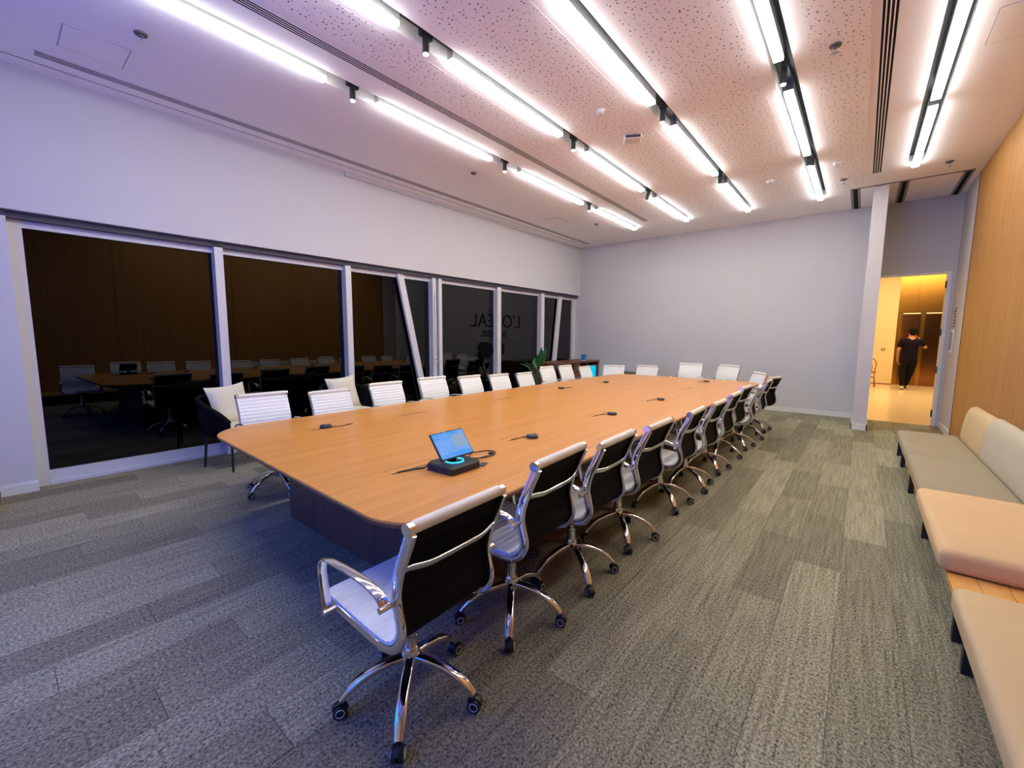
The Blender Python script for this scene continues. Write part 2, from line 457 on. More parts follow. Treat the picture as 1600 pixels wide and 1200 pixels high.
def diffuser(label, xc, y0, y1, wdt=0.10):
    t = thing('linear_diffuser', label, 'air diffuser', (xc, y0, H), 0, 'linear slot diffusers in the ceiling')
    link('slot', bx(-wdt / 2, wdt / 2, 0, y1 - y0, -0.003, -0.0003), M_blackmatt, t)
    for k in range(5):
        x = -wdt / 2 + wdt * k / 4
        link('blade', bx(x - 0.0045, x + 0.0045, 0, y1 - y0, -0.0045, -0.0032), M_ceil, t)
diffuser('long slotted air diffuser in the ceiling along the window wall', -5.65, 0.45, 9.98)
diffuser('long slotted air diffuser between the two left light rows', -3.63, YN + 0.1, 8.79)
diffuser('long slotted air diffuser between the two right light rows', -0.02, YN + 0.1, 8.32)

def hatch(label, x0, x1, y0, y1):
    t = thing('access_hatch', label, 'hatch', ((x0 + x1) / 2, (y0 + y1) / 2, H))
    a, b = (x1 - x0) / 2, (y1 - y0) / 2
    link('hatch_door', bx(-a + 0.008, a - 0.008, -b + 0.008, b - 0.008, -0.005, -0.0005), M_ceil, t)
    m = MB()
    for q in ((-a, a, -b, -b + 0.006), (-a, a, b - 0.006, b), (-a, -a + 0.006, -b, b), (a - 0.006, a, -b, b)): m.box(*q, -0.003, -0.0003)
    link('joint', m, M_joint, t)
hatch('square white ceiling hatch above the left wall pier', -5.37, -4.97, 0.56, 0.97)
hatch('square white ceiling hatch halfway along the window side', -5.23, -4.92, 7.42, 7.82)
hatch('square white ceiling hatch in the far left corner', -5.30, -4.97, 9.84, 10.22)
hatch('square white ceiling hatch near the wood panelled wall', 0.59, 0.99, 4.83, 5.34)

def sprinkler(label, x, y):
    t = thing('sprinkler', label, 'sprinkler', (x, y, H), 0, 'ceiling sprinklers')
    link('escutcheon', MB().lathe([(0.045, 0), (0.042, -0.012), (0.018, -0.018), (0.012, -0.03)], n=16), M_brz, t)
    link('deflector', MB().cyl((0, 0, -0.03), (0, 0, -0.06), 0.006, 8).lathe([(0.026, -0.06), (0.026, -0.064)], n=12), M_alu, t)
for l, x, y in (('ceiling sprinkler beside the square hatch at the near left', -4.64, 0.97), ('ceiling sprinkler left of the window side light row, mid room', -4.6, 4.71),
                ('ceiling sprinkler left of the window side light row, far end', -4.55, 8.37), ('ceiling sprinkler in the perforated strip left of the right slot diffuser', -0.35, 4.58),
                ('ceiling sprinkler at the far end of the right perforated strip', -0.4, 8.35), ('ceiling sprinkler in front of the corner return grille', 0.73, 8.4)):
    sprinkler(l, x, y)
def detector(label, x, y, r=0.055):
    t = thing('smoke_detector', label, 'smoke detector', (x, y, H - 0.003))
    link('base', MB().lathe([(r, 0), (r, -0.012)], n=20), M_whitep, t)
    link('head', MB().lathe([(r * 0.8, -0.012), (r * 0.75, -0.03), (r * 0.4, -0.042)], n=20), M_whitep, t)
detector('round white smoke detector beside the white ceiling box', -2.33, 4.3)
detector('round white smoke detector at the far end of the wide perforated strip', -1.27, 7.73)
detector('flat white speaker disc at the far end of the right perforated strip', -0.45, 7.52, 0.05)
t = thing('ceiling_access_point', 'white box shaped wireless unit on the perforated ceiling', 'access point', (-2.31, 5.08, H - 0.003), 0.5)
link('housing', bevel_box(-0.10, 0.10, -0.08, 0.08, -0.045, 0, 0.012), M_whitep, t)
link('front_panel', bx(-0.085, 0.085, -0.083, -0.078, -0.036, -0.008), M_dark, t)

t = thing('return_air_grille', 'dark edged return air grille around the white column in the ceiling corner', 'air grille', (0, 9.0, H))
for x, wd in ((-0.27, 0.13), (0.32, 0.12), (1.0, 0.11)):
    link('slot_rim', bx(x - wd / 2, x + wd / 2, 0, YF - 9.0, -0.006, -0.0005), M_greyp, t)
    link('slot', bx(x - wd / 4.5, x + wd / 4.5, 0.02, YF - 9.0, -0.010, -0.0065), M_blackmatt, t)
link('cross_rail', bx(-0.335, 1.055, -0.035, 0.0, -0.006, -0.0005), M_greyp, t)
link('cross_slot', bx(-0.32, 1.04, -0.025, -0.012, -0.009, -0.0065), M_blackmatt, t)

# light bars and spots
SEGS = [(-1.45, -0.2), (0.36, 2.17), (2.715, 4.455), (5.07, 6.875), (7.4, 9.165)]
ESEGS = [(-0.05, 1.85), (2.05, 3.95), (4.17, 6.09), (6.30, 8.22)]
RN = ['row next to the window wall', 'second row from the window wall', 'middle row', 'fourth row from the window wall', 'row next to the wood wall']
BN = ['behind the viewpoint', 'first into the room', 'second into the room', 'third into the room', 'farthest into the room']
BE = ['first into the room', 'second into the room', 'third into the room', 'farthest into the room']
for r, xc in enumerate(ROWS):
    for s, (a, b) in enumerate(ESEGS if r == 4 else SEGS):
        if s == 0 or (s == 1 and r == 3): continue  # middle row's first bar is unseen, added to brighten near table and seats
        t = thing('linear_light', f'glowing white light bar, {RN[r]}, {(BE if r == 4 else BN)[s]}', 'light bar', (xc, a, H), 0, 'linear light bars in the ceiling')
        link('housing', bx(-0.036, 0.036, 0, b - a, -0.015, 0.085), M_alu, t)
        df = MB().box(-0.036, 0.036, 0.002, b - a - 0.002, -0.046, -0.0155)
        df.mi = [0, 1, 0, 1, 0, 1]
        link('diffuser', df, [M_bar, M_barside], t)
for r in range(4):
    for s, y in enumerate((0.08, 2.45, 4.75, 7.13)):
        if s == 0 or (s == 1 and r in (2, 3)): continue
        off = (r == 1 and s == 3)
        t = thing('track_spotlight', ('unlit tilted black track spotlight in the second light row from the windows' if off else
                  f'small black cylinder spotlight, {RN[r]}, gap {["by the viewpoint", "nearest the camera", "in mid room", "at the far end"][s]}'), 'spotlight', (xc if False else ROWS[r], y, H), 0, 'track spotlights between the light bars')
        M = Matrix.Rotation(0.25, 4, 'Y') if off else Matrix.Identity(4)
        link('adapter', bx(-0.018, 0.018, -0.06, 0.06, 0.02, 0.084), M_black, t)
        a, b = M @ Vector((0, 0, 0.02)), M @ Vector((0, 0, -0.10))
        link('can', MB().cyl(a, b, 0.027, 18), M_black, t)
        a2, b2 = M @ Vector((0, 0, -0.1005)), M @ Vector((0, 0, -0.106))
        link('lens', MB().cyl(a2, b2, 0.021, 18), M_dark if off else M_spot, t)

# ------------------------------------------------------------------ walls
wl = MB()
wl.box(-6.35, XL, YN - 0.15, YF + 0.15, 2.62, H)               # bulkhead above the windows
wl.box(-6.35, XL, YN - 0.15, 0.19, 0, 2.555).box(-6.35, -6.20, YN - 0.15, 0.19, 2.555, 2.62)                    # pier on the left
struct('wall_left', wl, M_wall)
struct('trim_1', MB().box(-6.20, -6.115, 0.19, YF, 2.555, 2.62).box(-6.199, -6.09, YN, 0.19, 2.5555, 2.6195), M_dark)          # blind track under the bulkhead
struct('trim_2', bx(XL, XL + 0.03, 3.5, 5.2, H - 0.062, H), M_wall)
struct('trim_3', bx(XL, XL + 0.018, 5.26, YF, H - 0.05, H), M_wall)
struct('baseboard_left', MB().box(XL, XL + 0.018, YN, 0.20, 0, 0.085).box(XL, XL + 0.012, YN, 0.20, 0.085, 0.1), M_base)
wf = MB()
wf.box(-6.35, 0.145, YF, YF + 0.15, 0, H).box(0.145, 1.075, YF, YF + 0.15, 2.64, H).box(1.075, 1.35, YF, YF + 0.15, 0, H)
struct('wall_far', wf, M_wallfar)
struct('baseboard_far', bx(-6.05, -0.04, YF - 0.016, YF, 0, 0.095), M_base)
struct('wall_partition', bx(-0.04, 0.145, 9.03, YF, 0, H), M_wall)
struct('baseboard_partition', MB().box(-0.055, 0.16, 9.013, 9.03, 0, 0.1).box(-0.055, -0.04, 9.013, YF, 0, 0.1).box(0.145, 0.16, 9.013, YF, 0, 0.1), M_base)
wr = MB().box(XR + 0.03, 1.35, YN - 0.15, 9.18, 0, H).box(XR, 1.35, 9.18, YF, 0, H)
wall_right = struct('wall_right', wr, M_wall)
py = 9.18
for y0, y1 in ((6.79, 9.18), (4.38, 6.785), (1.97, 4.375), (-0.44, 1.965), (YN, -0.445)):
    for z0, z1 in ((0.0, 1.3195), (1.3205, H)):
        link('veneer_panel', bx(XR, XR + 0.029, y0 + 0.0015, y1 - 0.0015, z0, z1), M_wallwood, wall_right)
link('corner_bead', bx(XR - 0.004, XR + 0.012, 9.165, 9.185, 0, H), M_edge, wall_right)
struct('baseboard_right', bx(XR - 0.016, XR, 9.19, YF, 0, 0.1), M_base)
struct('wall_near', bx(-6.35, 1.35, YN - 0.15, YN, 0, H), M_wall)
# door frame
dj = struct_empty('door_1', (0.6, YF, 0))
link('jamb', bx(0.43, 0.475, -0.008, 0.16, 0, 2.64), M_base, dj)
link('head_jamb', bx(-0.455, 0.43, 0.0, 0.15, 2.61, 2.64), M_base, dj)
for z in (2.42, 1.62, 0.98, 0.22):
    link('hinge', MB().box(0.417, 0.4295, -0.004, 0.05, z - 0.06, z + 0.06).cyl((0.417, -0.006, z - 0.06), (0.417, -0.006, z + 0.06), 0.009, 8), M_plastic, dj)

# ------------------------------------------------------------------ windows
XG = -6.24
MUL = [(0.19, 0.285), (1.81, 1.90), (3.50, 3.59), (5.19, 5.27), (5.335, 5.41), (6.98, 7.10), (8.60, 8.73), (10.17, 10.31)]
panes = [(0.285, 1.81), (1.90, 3.50), (3.59, 5.19), (5.41, 6.98), (7.10, 8.60), (8.73, 10.17)]
ZB, ZT = 0.14, 2.49
for i, (a, b) in enumerate(panes):
    wn = struct_empty(f'window_{i + 1}', (XG, (a + b) / 2, 0))
    h = (b - a) / 2
    link('glass_pane', bx(-0.004, 0.004, -h - 0.01, h + 0.01, ZB - 0.01, ZT + 0.01), M_glass, wn)
    link('sill_rail', MB().box(-0.06, 0.05, -h, h, 0.0, ZB).box(0.05, 0.068, -h - 0.0, h, 0.0, 0.035), M_frame, wn)
    link('head_rail', bx(-0.06, 0.05, -h, h, ZT, 2.57), M_frame, wn)
    ms = {0: [0, 1], 1: [2], 2: [3], 3: [4, 5], 4: [6], 5: [7]}[i]
    for k in ms:
        y0, y1 = MUL[k]
        link('mullion', bx(-0.06, 0.125 if k not in (0, 7) else 0.06, y0 - (a + b) / 2, y1 - (a + b) / 2, 0, 2.57), M_frame, wn)
    if i == 2:
        link('stile_gap', bx(-0.05, 0.06, 5.27 - (a + b) / 2, 5.335 - (a + b) / 2, 0, 2.57), M_dark, wn)
        c = 5.23 - (a + b) / 2
        link('pull_bar', bevel_box(0.125, 0.15, c - 0.012, c + 0.012, 1.17, 2.3, 0.006, 2), M_frame, wn)
        hp = link('lock_plate', bevel_box(0.125, 0.142, c - 0.03, c + 0.03, 0.98, 1.15, 0.006, 2), M_frame, wn)
        link('keyhole', MB().cyl((0.142, c, 1.075), (0.146, c, 1.075), 0.012, 10), M_black, hp)
def strut(label, yt, zt, yb, zb, wd=0.12):
    t = thing('diagonal_brace', label, 'brace', (-6.17, yb, 0))
    m = MB(); d = Vector((0, yt - yb, zt - zb)); s = wd / 2
    def at(z): return (yb + (yt - yb) * (z - zb) / (zt - zb)) - yb
    for x0, x1 in ((-0.03, 0.02),):
        q = [(at(0.0) - s, 0.0), (at(0.0) + s, 0.0), (at(2.555) + s, 2.555), (at(2.555) - s, 2.555)]
        m.add([(x0, y, z) for y, z in q] + [(x1, y, z) for y, z in q], [(0, 1, 2, 3), (7, 6, 5, 4), (0, 4, 5, 1), (1, 5, 6, 2), (2, 6, 7, 3), (3, 7, 4, 0)])
    link('brace_bar', m, M_frame, t)
    link('foot_plate', bx(-0.04, 0.03, at(0) - 0.1, at(0) + 0.1, 0, 0.012), M_frame, t)
strut('white diagonal brace crossing the third window pane', 4.53, 2.5, 4.95, 0.65, 0.12)
strut('white diagonal brace in the last window by the sideboard', 9.5, 2.49, 9.28, 0.87, 0.15)

# lettering on the glass, reads from outside
def letters(name, s, y_hi, z0, wd, h, label, bold):
    me = text_mesh(s, wd, h, 0.003, bold=bold); me.materials.append(M_letter)
    o = bpy.data.objects.new(name, me); C.objects.link(o)
    o.matrix_world = Matrix(((0, 0, -1, XG + 0.007), (-1, 0, 0, y_hi), (0, 1, 0, z0), (0, 0, 0, 1)))
    tag(o, label, 'lettering')
letters('glass_lettering', "L'ORÉAL", 7.90, 1.70, 1.62, 0.36, 'large black letters seen reversed on the window glass', 0.0)
letters('glass_lettering', "BRASIL", 7.42, 1.50, 0.86, 0.13, 'small black letters below the large ones on the window glass', 0.01)
def petal(mb, cy, cz, a, b, rot, x):
    n = 28; ring = []
    for k in range(n):
        t = 2 * PI * k / n; p, q = a * math.cos(t), b * math.sin(t) * (1 + 0.12 * math.cos(t))
        ring.append((cy + p * math.cos(rot) - q * math.sin(rot), cz + p * math.sin(rot) + q * math.cos(rot)))
    vs = [(x, y, z) for y, z in ring] + [(x + 0.003, y, z) for y, z in ring]
    mb.add(vs, [tuple(range(n))[::-1], tuple(range(n, 2 * n))] + [(k, (k + 1) % n, n + (k + 1) % n, n + k) for k in range(n)])
t = thing('glass_emblem', 'black two-petal emblem on the window glass under the lettering', 'emblem', (XG + 0.006, 6.95, 1.22))
m = MB(); petal(m, -0.22, 0.01, 0.26, 0.16, -0.25, 0); link('petal', m, M_letter, t)
m = MB(); petal(m, 0.24, -0.01, 0.17, 0.145, 0.3, 0); link('petal', m, M_letter, t)

# ------------------------------------------------------------------ wall display on the near wall
t = thing('wall_display', 'large wall display glowing blue on the wall behind the viewpoint', 'display', (-2.5, YN, 0))
link('bezel', bevel_box(-1.85, 1.85, 0.0, 0.06, 0.75, 3.25, 0.01, 2), M_black, t)
link('screen', bx(-1.82, 1.82, 0.0605, 0.064, 0.78, 3.22), M_wallscreen, t)

# ------------------------------------------------------------------ conference table
TX0, TX1, TY0, TY1 = -3.965, -1.278, 0.985, 8.32
tb = thing('conference_table', 'long wooden boardroom table with rounded corners on a panelled base', 'table', (-2.6, 4.65, 0))
ox, oy = 2.6, -4.65
def rounded_poly(cs, rs, n=14):
    out = []
    for i, (c, r) in enumerate(zip(cs, rs)):
        c = Vector(c); a = (Vector(cs[i - 1]) - c).normalized(); b = (Vector(cs[(i + 1) % len(cs)]) - c).normalized()
        half = a.angle(b) / 2; d = r / math.tan(half); ctr = c + (a + b).normalized() * (r / math.sin(half))
        p0, p1 = c + a * d - ctr, c + b * d - ctr
        ang0 = math.atan2(p0.y, p0.x); da = math.atan2(p1.y, p1.x) - ang0
        while da > PI: da -= 2 * PI
        while da < -PI: da += 2 * PI
        for k in range(n + 1):
            q = ang0 + da * k / n; out.append((ctr.x + r * math.cos(q), ctr.y + r * math.sin(q)))
    return out
poly = rounded_poly([(TX0 + ox, 1.03 + oy), (TX1 + ox, 0.935 + oy), (TX1 + ox, TY1 + oy), (TX0 + 0.06 + ox, TY1 + oy)], [0.36, 0.28, 0.30, 0.34])
def inset(p, d):
    cx, cy = (TX0 + TX1) / 2 + ox, (TY0 + TY1) / 2 + oy
    ax, ay = (TX1 - TX0) / 2, (TY1 - TY0) / 2
    return [(cx + (x - cx) * (ax - d) / ax, cy + (y - cy) * (ay - d) / ay) for x, y in p]
mb = MB()
mb.loft([[Vector((x, y, z)) for x, y in inset(poly, d)] for d, z in ((0.004, 0.735), (0, 0.738), (0, 0.747), (0.003, 0.75))], smooth=False)
link('table_top', mb, M_table, tb)
mb = MB()
mb.loft([[Vector((x, y, z)) for x, y in inset(poly, d)] for d, z in ((0.035, 0.70), (0.012, 0.715), (0.004, 0.7349))], smooth=False)
link('edge_band', mb, M_edge, tb)
link('base_end_panel', bx(-3.58 + ox, -1.66 + ox, 1.48 + oy, 1.51 + oy, 0.0, 0.70), M_base_wood, tb)
link('base_end_panel', bx(-3.58 + ox, -1.66 + ox, 7.83 + oy, 7.86 + oy, 0.0, 0.70), M_base_wood, tb)
for x in (-3.58, -1.69):
    for k in range(4):
        a = 1.511 + k * 1.58; link('base_side_panel', bx(x + ox, x + 0.03 + ox, a + oy, a + 1.577 + oy, 0.0, 0.70), M_base_wood, tb)
def cable_slot(x, y):
    s = link('cable_slot', bx(-0.006, 0.006, -0.165, 0.165, 0.7495, 0.7508), M_black, tb, (x + ox, y + oy, 0))
    link('flap_outline', MB().box(-0.075, -0.073, -0.165, 0.165, 0.7495, 0.7505).box(-0.075, -0.005, -0.166, -0.1645, 0.7495, 0.7505).box(-0.075, -0.005, 0.1645, 0.166, 0.7495, 0.7505), M_edge, s)
for y in (1.73, 2.55, 3.90, 5.35, 6.55): cable_slot(-3.33, y)
for y in (1.50, 2.50, 3.75, 5.05, 6.5): cable_slot(-1.93, y)
cable_slot(-2.1, 7.72)

# microphone pods
def pod(label, x, y, cable):
    t = thing('table_microphone', label, 'microphone', (x, y, 0.7512), 0, 'table microphones')
    link('body', MB().lathe([(0.040, 0), (0.046, 0.006), (0.046, 0.014), (0.040, 0.022), (0.0, 0.0235)], n=24), M_plastic, t)
    link('button', MB().lathe([(0.012, 0.0235), (0.011, 0.0255), (0.0, 0.0258)], n=12), M_greyp, t)
    pts = catmull([Vector(p) for p in cable], 6)
    link('cable', MB().tube(pts, 0.0028, 6), M_rubber, t)
pod('dark microphone puck at the near left end of the table', -3.36, 1.70, [(0.03, 0.03, 0.006), (0.06, 0.09, 0.004), (0.035, 0.17, 0.004), (0.03, 0.22, 0.003)])
pod('dark microphone puck just beyond the touch tablet', -1.86, 2.52, [(-0.03, -0.03, 0.006), (-0.06, -0.08, 0.004), (-0.07, -0.16, 0.003)])
pod('dark microphone puck on the right side, third chair from camera', -1.84, 3.80, [(-0.03, -0.03, 0.006), (-0.07, -0.09, 0.004), (-0.09, -0.18, 0.003)])
pod('dark microphone puck on the left side, halfway down the table', -3.36, 5.25, [(0.0, 0.04, 0.006), (0.02, 0.14, 0.004), (0.03, 0.25, 0.003)])
pod('dark microphone puck on the left side near the far end', -3.26, 6.46, [(0.0, 0.04, 0.006), (-0.03, 0.14, 0.004), (-0.07, 0.25, 0.003)])
pod('dark microphone puck on the right side, halfway down the table', -1.84, 5.10, [(-0.03, -0.03, 0.006), (-0.07, -0.12, 0.004), (-0.09, -0.22, 0.003)])
pod('dark microphone puck at the far right end of the table', -2.02, 7.74, [(-0.04, 0.0, 0.006), (-0.07, -0.06, 0.004), (-0.08, -0.15, 0.003)])

# touch panel on its dock
t = thing('touch_tablet', 'tilted touch tablet with blue screen on a black dock with cyan ring', 'tablet', (-1.77, 1.635, 0.7512))
dk = MB()
poly2 = [(-0.10, -0.095), (-0.075, -0.125), (0.10, -0.115), (0.115, -0.10), (0.115, 0.10), (0.10, 0.115), (-0.075, 0.125), (-0.10, 0.095)]
dk.loft([[Vector((x, y, 0.0)) for x, y in poly2], [Vector((x, y, 0.034)) for x, y in poly2], [Vector((x * 0.93, y * 0.93, 0.042)) for x, y in poly2]], smooth=False)
dock = link('dock', dk, M_black, t)
link('neck', MB().cyl((-0.012, 0, 0.0415), (-0.035, 0, 0.085), 0.034, 20, r2=0.022), M_black, t)
ringm = MB(); ringm.tube([(0.012 + 0.052 * math.cos(a), 0.052 * math.sin(a), 0.0445) for a in [2 * PI * k / 28 for k in range(28)]], 0.0036, 8, closed=True)
link('ring_light', ringm, M_ringled, t)
ang = math.radians(52)
MT = Matrix.Translation((-0.008, 0.0, 0.135)) @ Matrix.Rotation(-(PI / 2 - ang), 4, 'Y')
def tb_part(name, x0, x1, y0, y1, z0, z1, mat, par):
    m = MB().box(x0, x1, y0, y1, z0, z1, M=MT); return link(name, m, mat, par)
me = bevel_box(-0.006, 0.006, -0.125, 0.125, -0.085, 0.085, 0.005, 2); me.transform(MT)
tab = link('tablet_shell', me, M_plastic, t)
tb_part('screen', 0.0062, 0.0075, -0.117, 0.117, -0.077, 0.077, M_screen, tab)
tb_part('panel_tile', 0.0077, 0.0082, 0.015, 0.105, -0.03, 0.055, M_ui, tab)
for k in range(3): tb_part('text_line', 0.0077, 0.0082, -0.02, 0.03 - 0.01 * k, 0.058 - 0.0 - k * 0.05, 0.062 - k * 0.05, M_ui, tab)
link('camera_dot', MB().cyl(MT @ Vector((0.006, -0.02, 0.081)), MT @ Vector((0.0085, -0.02, 0.081)), 0.004, 10), M_whitep, tab)
cab = [(-0.03, 0.10, 0.02), (-0.03, 0.17, 0.005)]
for k in range(20):
    a = -PI * 0.6 + 2 * PI * 1.6 * k / 19; cab.append((-0.055 + 0.062 * math.cos(a) + 0.004 * k / 19, 0.30 + 0.105 * math.sin(a), 0.004 + 0.004 * (k % 7 == 3)))
link('cable', MB().tube(catmull([Vector(p) for p in cab], 4), 0.0035, 6), M_rubber, t)
link('plug', bevel_box(-0.03, -0.005, 0.33, 0.36, 0.001, 0.016, 0.004, 2), M_rubber, t)
link('power_lead', MB().tube(catmull([Vector(p) for p in ((-0.09, -0.08, 0.03), (-0.11, -0.12, 0.006), (-0.14, -0.18, 0.004), (-0.155, -0.27, 0.004))], 5), 0.0045, 6), M_rubber, t)
o = tag(link('stylus_card', bevel_box(-0.02, 0.02, -0.032, 0.032, 0, 0.006, 0.003, 2), M_plastic, None, (-1.675, 1.785, 0.7512), (0, 0, 0.4)), 'small dark card shaped remote lying beside the tablet dock', 'remote')

# ------------------------------------------------------------------ office chairs
PROF = [(.272, .448), (.262, .464), (.20, .470), (.08, .460), (-.06, .446), (-.145, .444), (-.200, .468), (-.226, .52), (-.214, .58), (-.203, .64), (-.218, .72), (-.255, .81), (-.292, .895)]
path = resample(catmull([Vector((0, y, z)) for y, z in PROF], 8), 61)
def frame_at(i):
    a, b = path[max(0, i - 1)], path[min(len(path) - 1, i + 1)]
    t = (b - a).normalized(); return t, Vector((0, t.z, -t.y))
HW = 0.212
def chair_meshes():
    R = {}
    up, lo = MB(), MB()
    fr, bk = [], []
    n = len(path)
    N4 = (n - 1) * 3 + 1
    fine = resample(path, N4)
    ringsA, ringsB = [], []
    Ltot = sum((b - a).length for a, b in zip(path, path[1:]))
    for i in range(N4):
        a, b = fine[max(0, i - 2)], fine[min(N4 - 1, i + 2)]
        tt = (b - a).normalized(); nn = Vector((0, tt.z, -tt.y))
        s = Ltot * i / (N4 - 1)
        sc = 0.0035 * abs(math.sin(PI * s / 0.034)) ** 0.6
        p = fine[i]
        f0 = p + nn * (0.002 + 0.006 + sc); m0 = p + nn * 0.0
        ringsA.append([Vector((-HW - 0.017, m0.y, m0.z)), Vector((HW + 0.017, m0.y, m0.z)), Vector((HW + 0.015, f0.y, f0.z)), Vector((-HW - 0.015, f0.y, f0.z))])
        if i % 3 == 0:
            b0 = p - nn * 0.0005; b1 = p - nn * 0.007
            ringsB.append([Vector((-HW, b1.y, b1.z)), Vector((HW, b1.y, b1.z)), Vector((HW, b0.y, b0.z)), Vector((-HW, b0.y, b0.z))])
    up.loft(ringsA, smooth=False); lo.loft(ringsB, smooth=False)
    R['sling'] = up.mesh('sling'); R['sling'].materials.append(M_leather)
    R['black_lining'] = lo.mesh('black_lining'); R['black_lining'].materials.append(M_blackmatt)
    for s in (-1, 1):
        m = MB(); rings = []
        for i in range(len(path)):
            t, nn = frame_at(i); c = path[i] + Vector((s * (HW + 0.011), 0, 0)); hw, hd = 0.010, 0.0165
            ring = []
            for k in range(10):
                a = 2 * PI * (k + 0.5) / 10; ca, sa = math.cos(a), math.sin(a)
                ca = math.copysign(abs(ca) ** .6, ca); sa = math.copysign(abs(sa) ** .6, sa)
                ring.append(c + Vector((ca * hw, 0, 0)) + nn * (sa * hd - 0.0172))
            rings.append(ring)
        m.loft(rings)
        e = path[-1]
        m.cyl((s * (HW + 0.0005), e.y, e.z + 0.004), (s * (HW + 0.024), e.y, e.z + 0.004), 0.0225, 18)
        R['side_frame%d' % s] = m.mesh('side_frame'); R['side_frame%d' % s].materials.append(M_chrome)
        a = MB()
        ap = catmull([Vector((s * 0.262, y, z)) for y, z in ((-.203, .622), (-.190, .643), (-.14, .662), (-.05, .672), (.09, .672), (.165, .662), (.192, .625), (.186, .56), (.168, .47), (.162, .45))], 5)
        a.tube(ap, 0.01, 10, flat=(0.018, 0.0055), up=(1, 0, 0))
        R['arm%d' % s] = MB()
        # the strap's wide side lies across the chair
        rings = []
        for i in range(len(ap)):
            t = (ap[min(i + 1, len(ap) - 1)] - ap[max(i - 1, 0)]).normalized(); nn = Vector((0, t.z, -t.y)); ring = []
            for k in range(10):
                q = 2 * PI * (k + 0.5) / 10; ca, sa = math.cos(q), math.sin(q)
                ca = math.copysign(abs(ca) ** .6, ca); sa = math.copysign(abs(sa) ** .6, sa)
                ring.append(ap[i] + Vector((ca * 0.018, 0, 0)) + nn * (sa * 0.006))
            rings.append(ring)
        a = MB(); a.loft(rings)
        a.cyl((s * (HW + 0.018), -.206, .618), (s * 0.283, -.206, .618), 0.0115, 12)
        a.cyl((s * (HW + 0.018), .161, .452), (s * 0.283, .161, .452), 0.0115, 12)
        R['arm%d' % s] = a.mesh('armrest'); R['arm%d' % s].materials.append(M_chrome)
    e = path[-1]
    R['top_roll'] = MB().cyl((-HW + 0.0005, e.y, e.z + 0.006), (HW - 0.0005, e.y, e.z + 0.006), 0.0215, 20).mesh('top_roll'); R['top_roll'].materials.append(M_roll)
    i = 51; t, nn = frame_at(i); p = path[i]
    cb = []
    for x, d in ((-HW - 0.004, .030), (-HW + 0.015, .031), (-HW + 0.05, .040), (-HW + 0.09, .048), (-0.06, .050), (0.06, .050), (HW - 0.09, .048), (HW - 0.05, .040), (HW - 0.015, .031), (HW + 0.004, .030)):
        cb.append(p - nn * d + Vector((x, 0, 0)))
    R['back_rail'] = MB().tube(catmull(cb, 3), 0.01, 10, flat=(0.006, 0.0145), up=tuple(t)).mesh('back_rail'); R['back_rail'].materials.append(M_chrome)
    m = MB().box(-0.075, 0.075, -0.10, 0.10, 0.388, 0.425)
    m.cyl((-HW - 0.005, 0.10, 0.44), (HW + 0.005, 0.10, 0.44), 0.010, 10).cyl((-HW - 0.005, -0.09, 0.428), (HW + 0.005, -0.09, 0.428), 0.010, 10)
    R['tilt_mechanism'] = m.mesh('tilt_mechanism'); R['tilt_mechanism'].materials.append(M_plastic)
    m = MB().tube([(0.07, 0.03, 0.405), (0.16, 0.03, 0.40), (0.22, 0.03, 0.385)], 0.005, 8).cyl((0.21, 0.03, 0.388), (0.26, 0.03, 0.378), 0.010, 10)
    R['lever'] = m.mesh('lever'); R['lever'].materials.append(M_rubber)
    R['gas_column'] = MB().lathe([(0.027, 0.20), (0.027, 0.28), (0.0245, 0.282), (0.0245, 0.30), (0.016, 0.302), (0.016, 0.40)], n=20).mesh('gas_column'); R['gas_column'].materials.append(M_chrome)
    R['hub'] = MB().lathe([(0.030, 0.140), (0.038, 0.150), (0.038, 0.205), (0.031, 0.225)], n=20).mesh('hub'); R['hub'].materials.append(M_chrome)
    lp = catmull([Vector((r, 0, z)) for r, z in ((0.030, .182), (0.10, .172), (0.18, .145), (0.235, .110), (0.274, .068))], 4)
    fl = []
    for i in range(len(lp)):
        k = i / (len(lp) - 1); fl.append((0.022 - 0.005 * k + 0.004 * math.exp(-((k - 0.72) / 0.18) ** 2), 0.0145 - 0.003 * k))
    R['base_leg'] = MB().tube(lp, 0.01, 12, flat=fl).mesh('base_leg'); R['base_leg'].materials.append(M_chrome)
    m = MB()
    m.cyl((0.272, 0, 0.04), (0.272, 0, 0.068), 0.007, 10)
    cx, cz = 0.280, 0.0265
    for s in (-1, 1):
        m.cyl((cx, s * 0.004, cz), (cx, s * 0.022, cz), 0.0265, 20)
        rr = [(cx + 0.0165 * math.cos(2 * PI * k / 20), s * 0.0225, cz + 0.0165 * math.sin(2 * PI * k / 20)) for k in range(20)]
        m.tube(rr, 0.0022, 6, mi=1, closed=True)
    hood = []
    for k in range(9):
        a = math.radians(20 + 150 * k / 8); hood.append((cx + 0.030 * math.cos(a), 0, cz + 0.030 * math.sin(a)))
    m.tube(hood, 0.01, 8, flat=(0.012, 0.003))
    R['caster'] = m.mesh('caster'); R['caster'].materials.append(M_rubber); R['caster'].materials.append(M_ring)
    return R
CM = chair_meshes()
UPPER = [('seat_sling', 'sling'), ('black_lining', 'black_lining'), ('side_frame', 'side_frame1'), ('side_frame', 'side_frame-1'), ('armrest', 'arm1'), ('armrest', 'arm-1'),
         ('top_roll', 'top_roll'), ('back_rail', 'back_rail'), ('tilt_mechanism', 'tilt_mechanism'), ('lever', 'lever')]
def part(name, me, parent, loc=(0, 0, 0), rz=0.0):
    o = bpy.data.objects.new(name, me); C.objects.link(o); o.parent = parent; o.location = loc; o.rotation_euler = (0, 0, rz); return o
TOP_BACK = 0.292
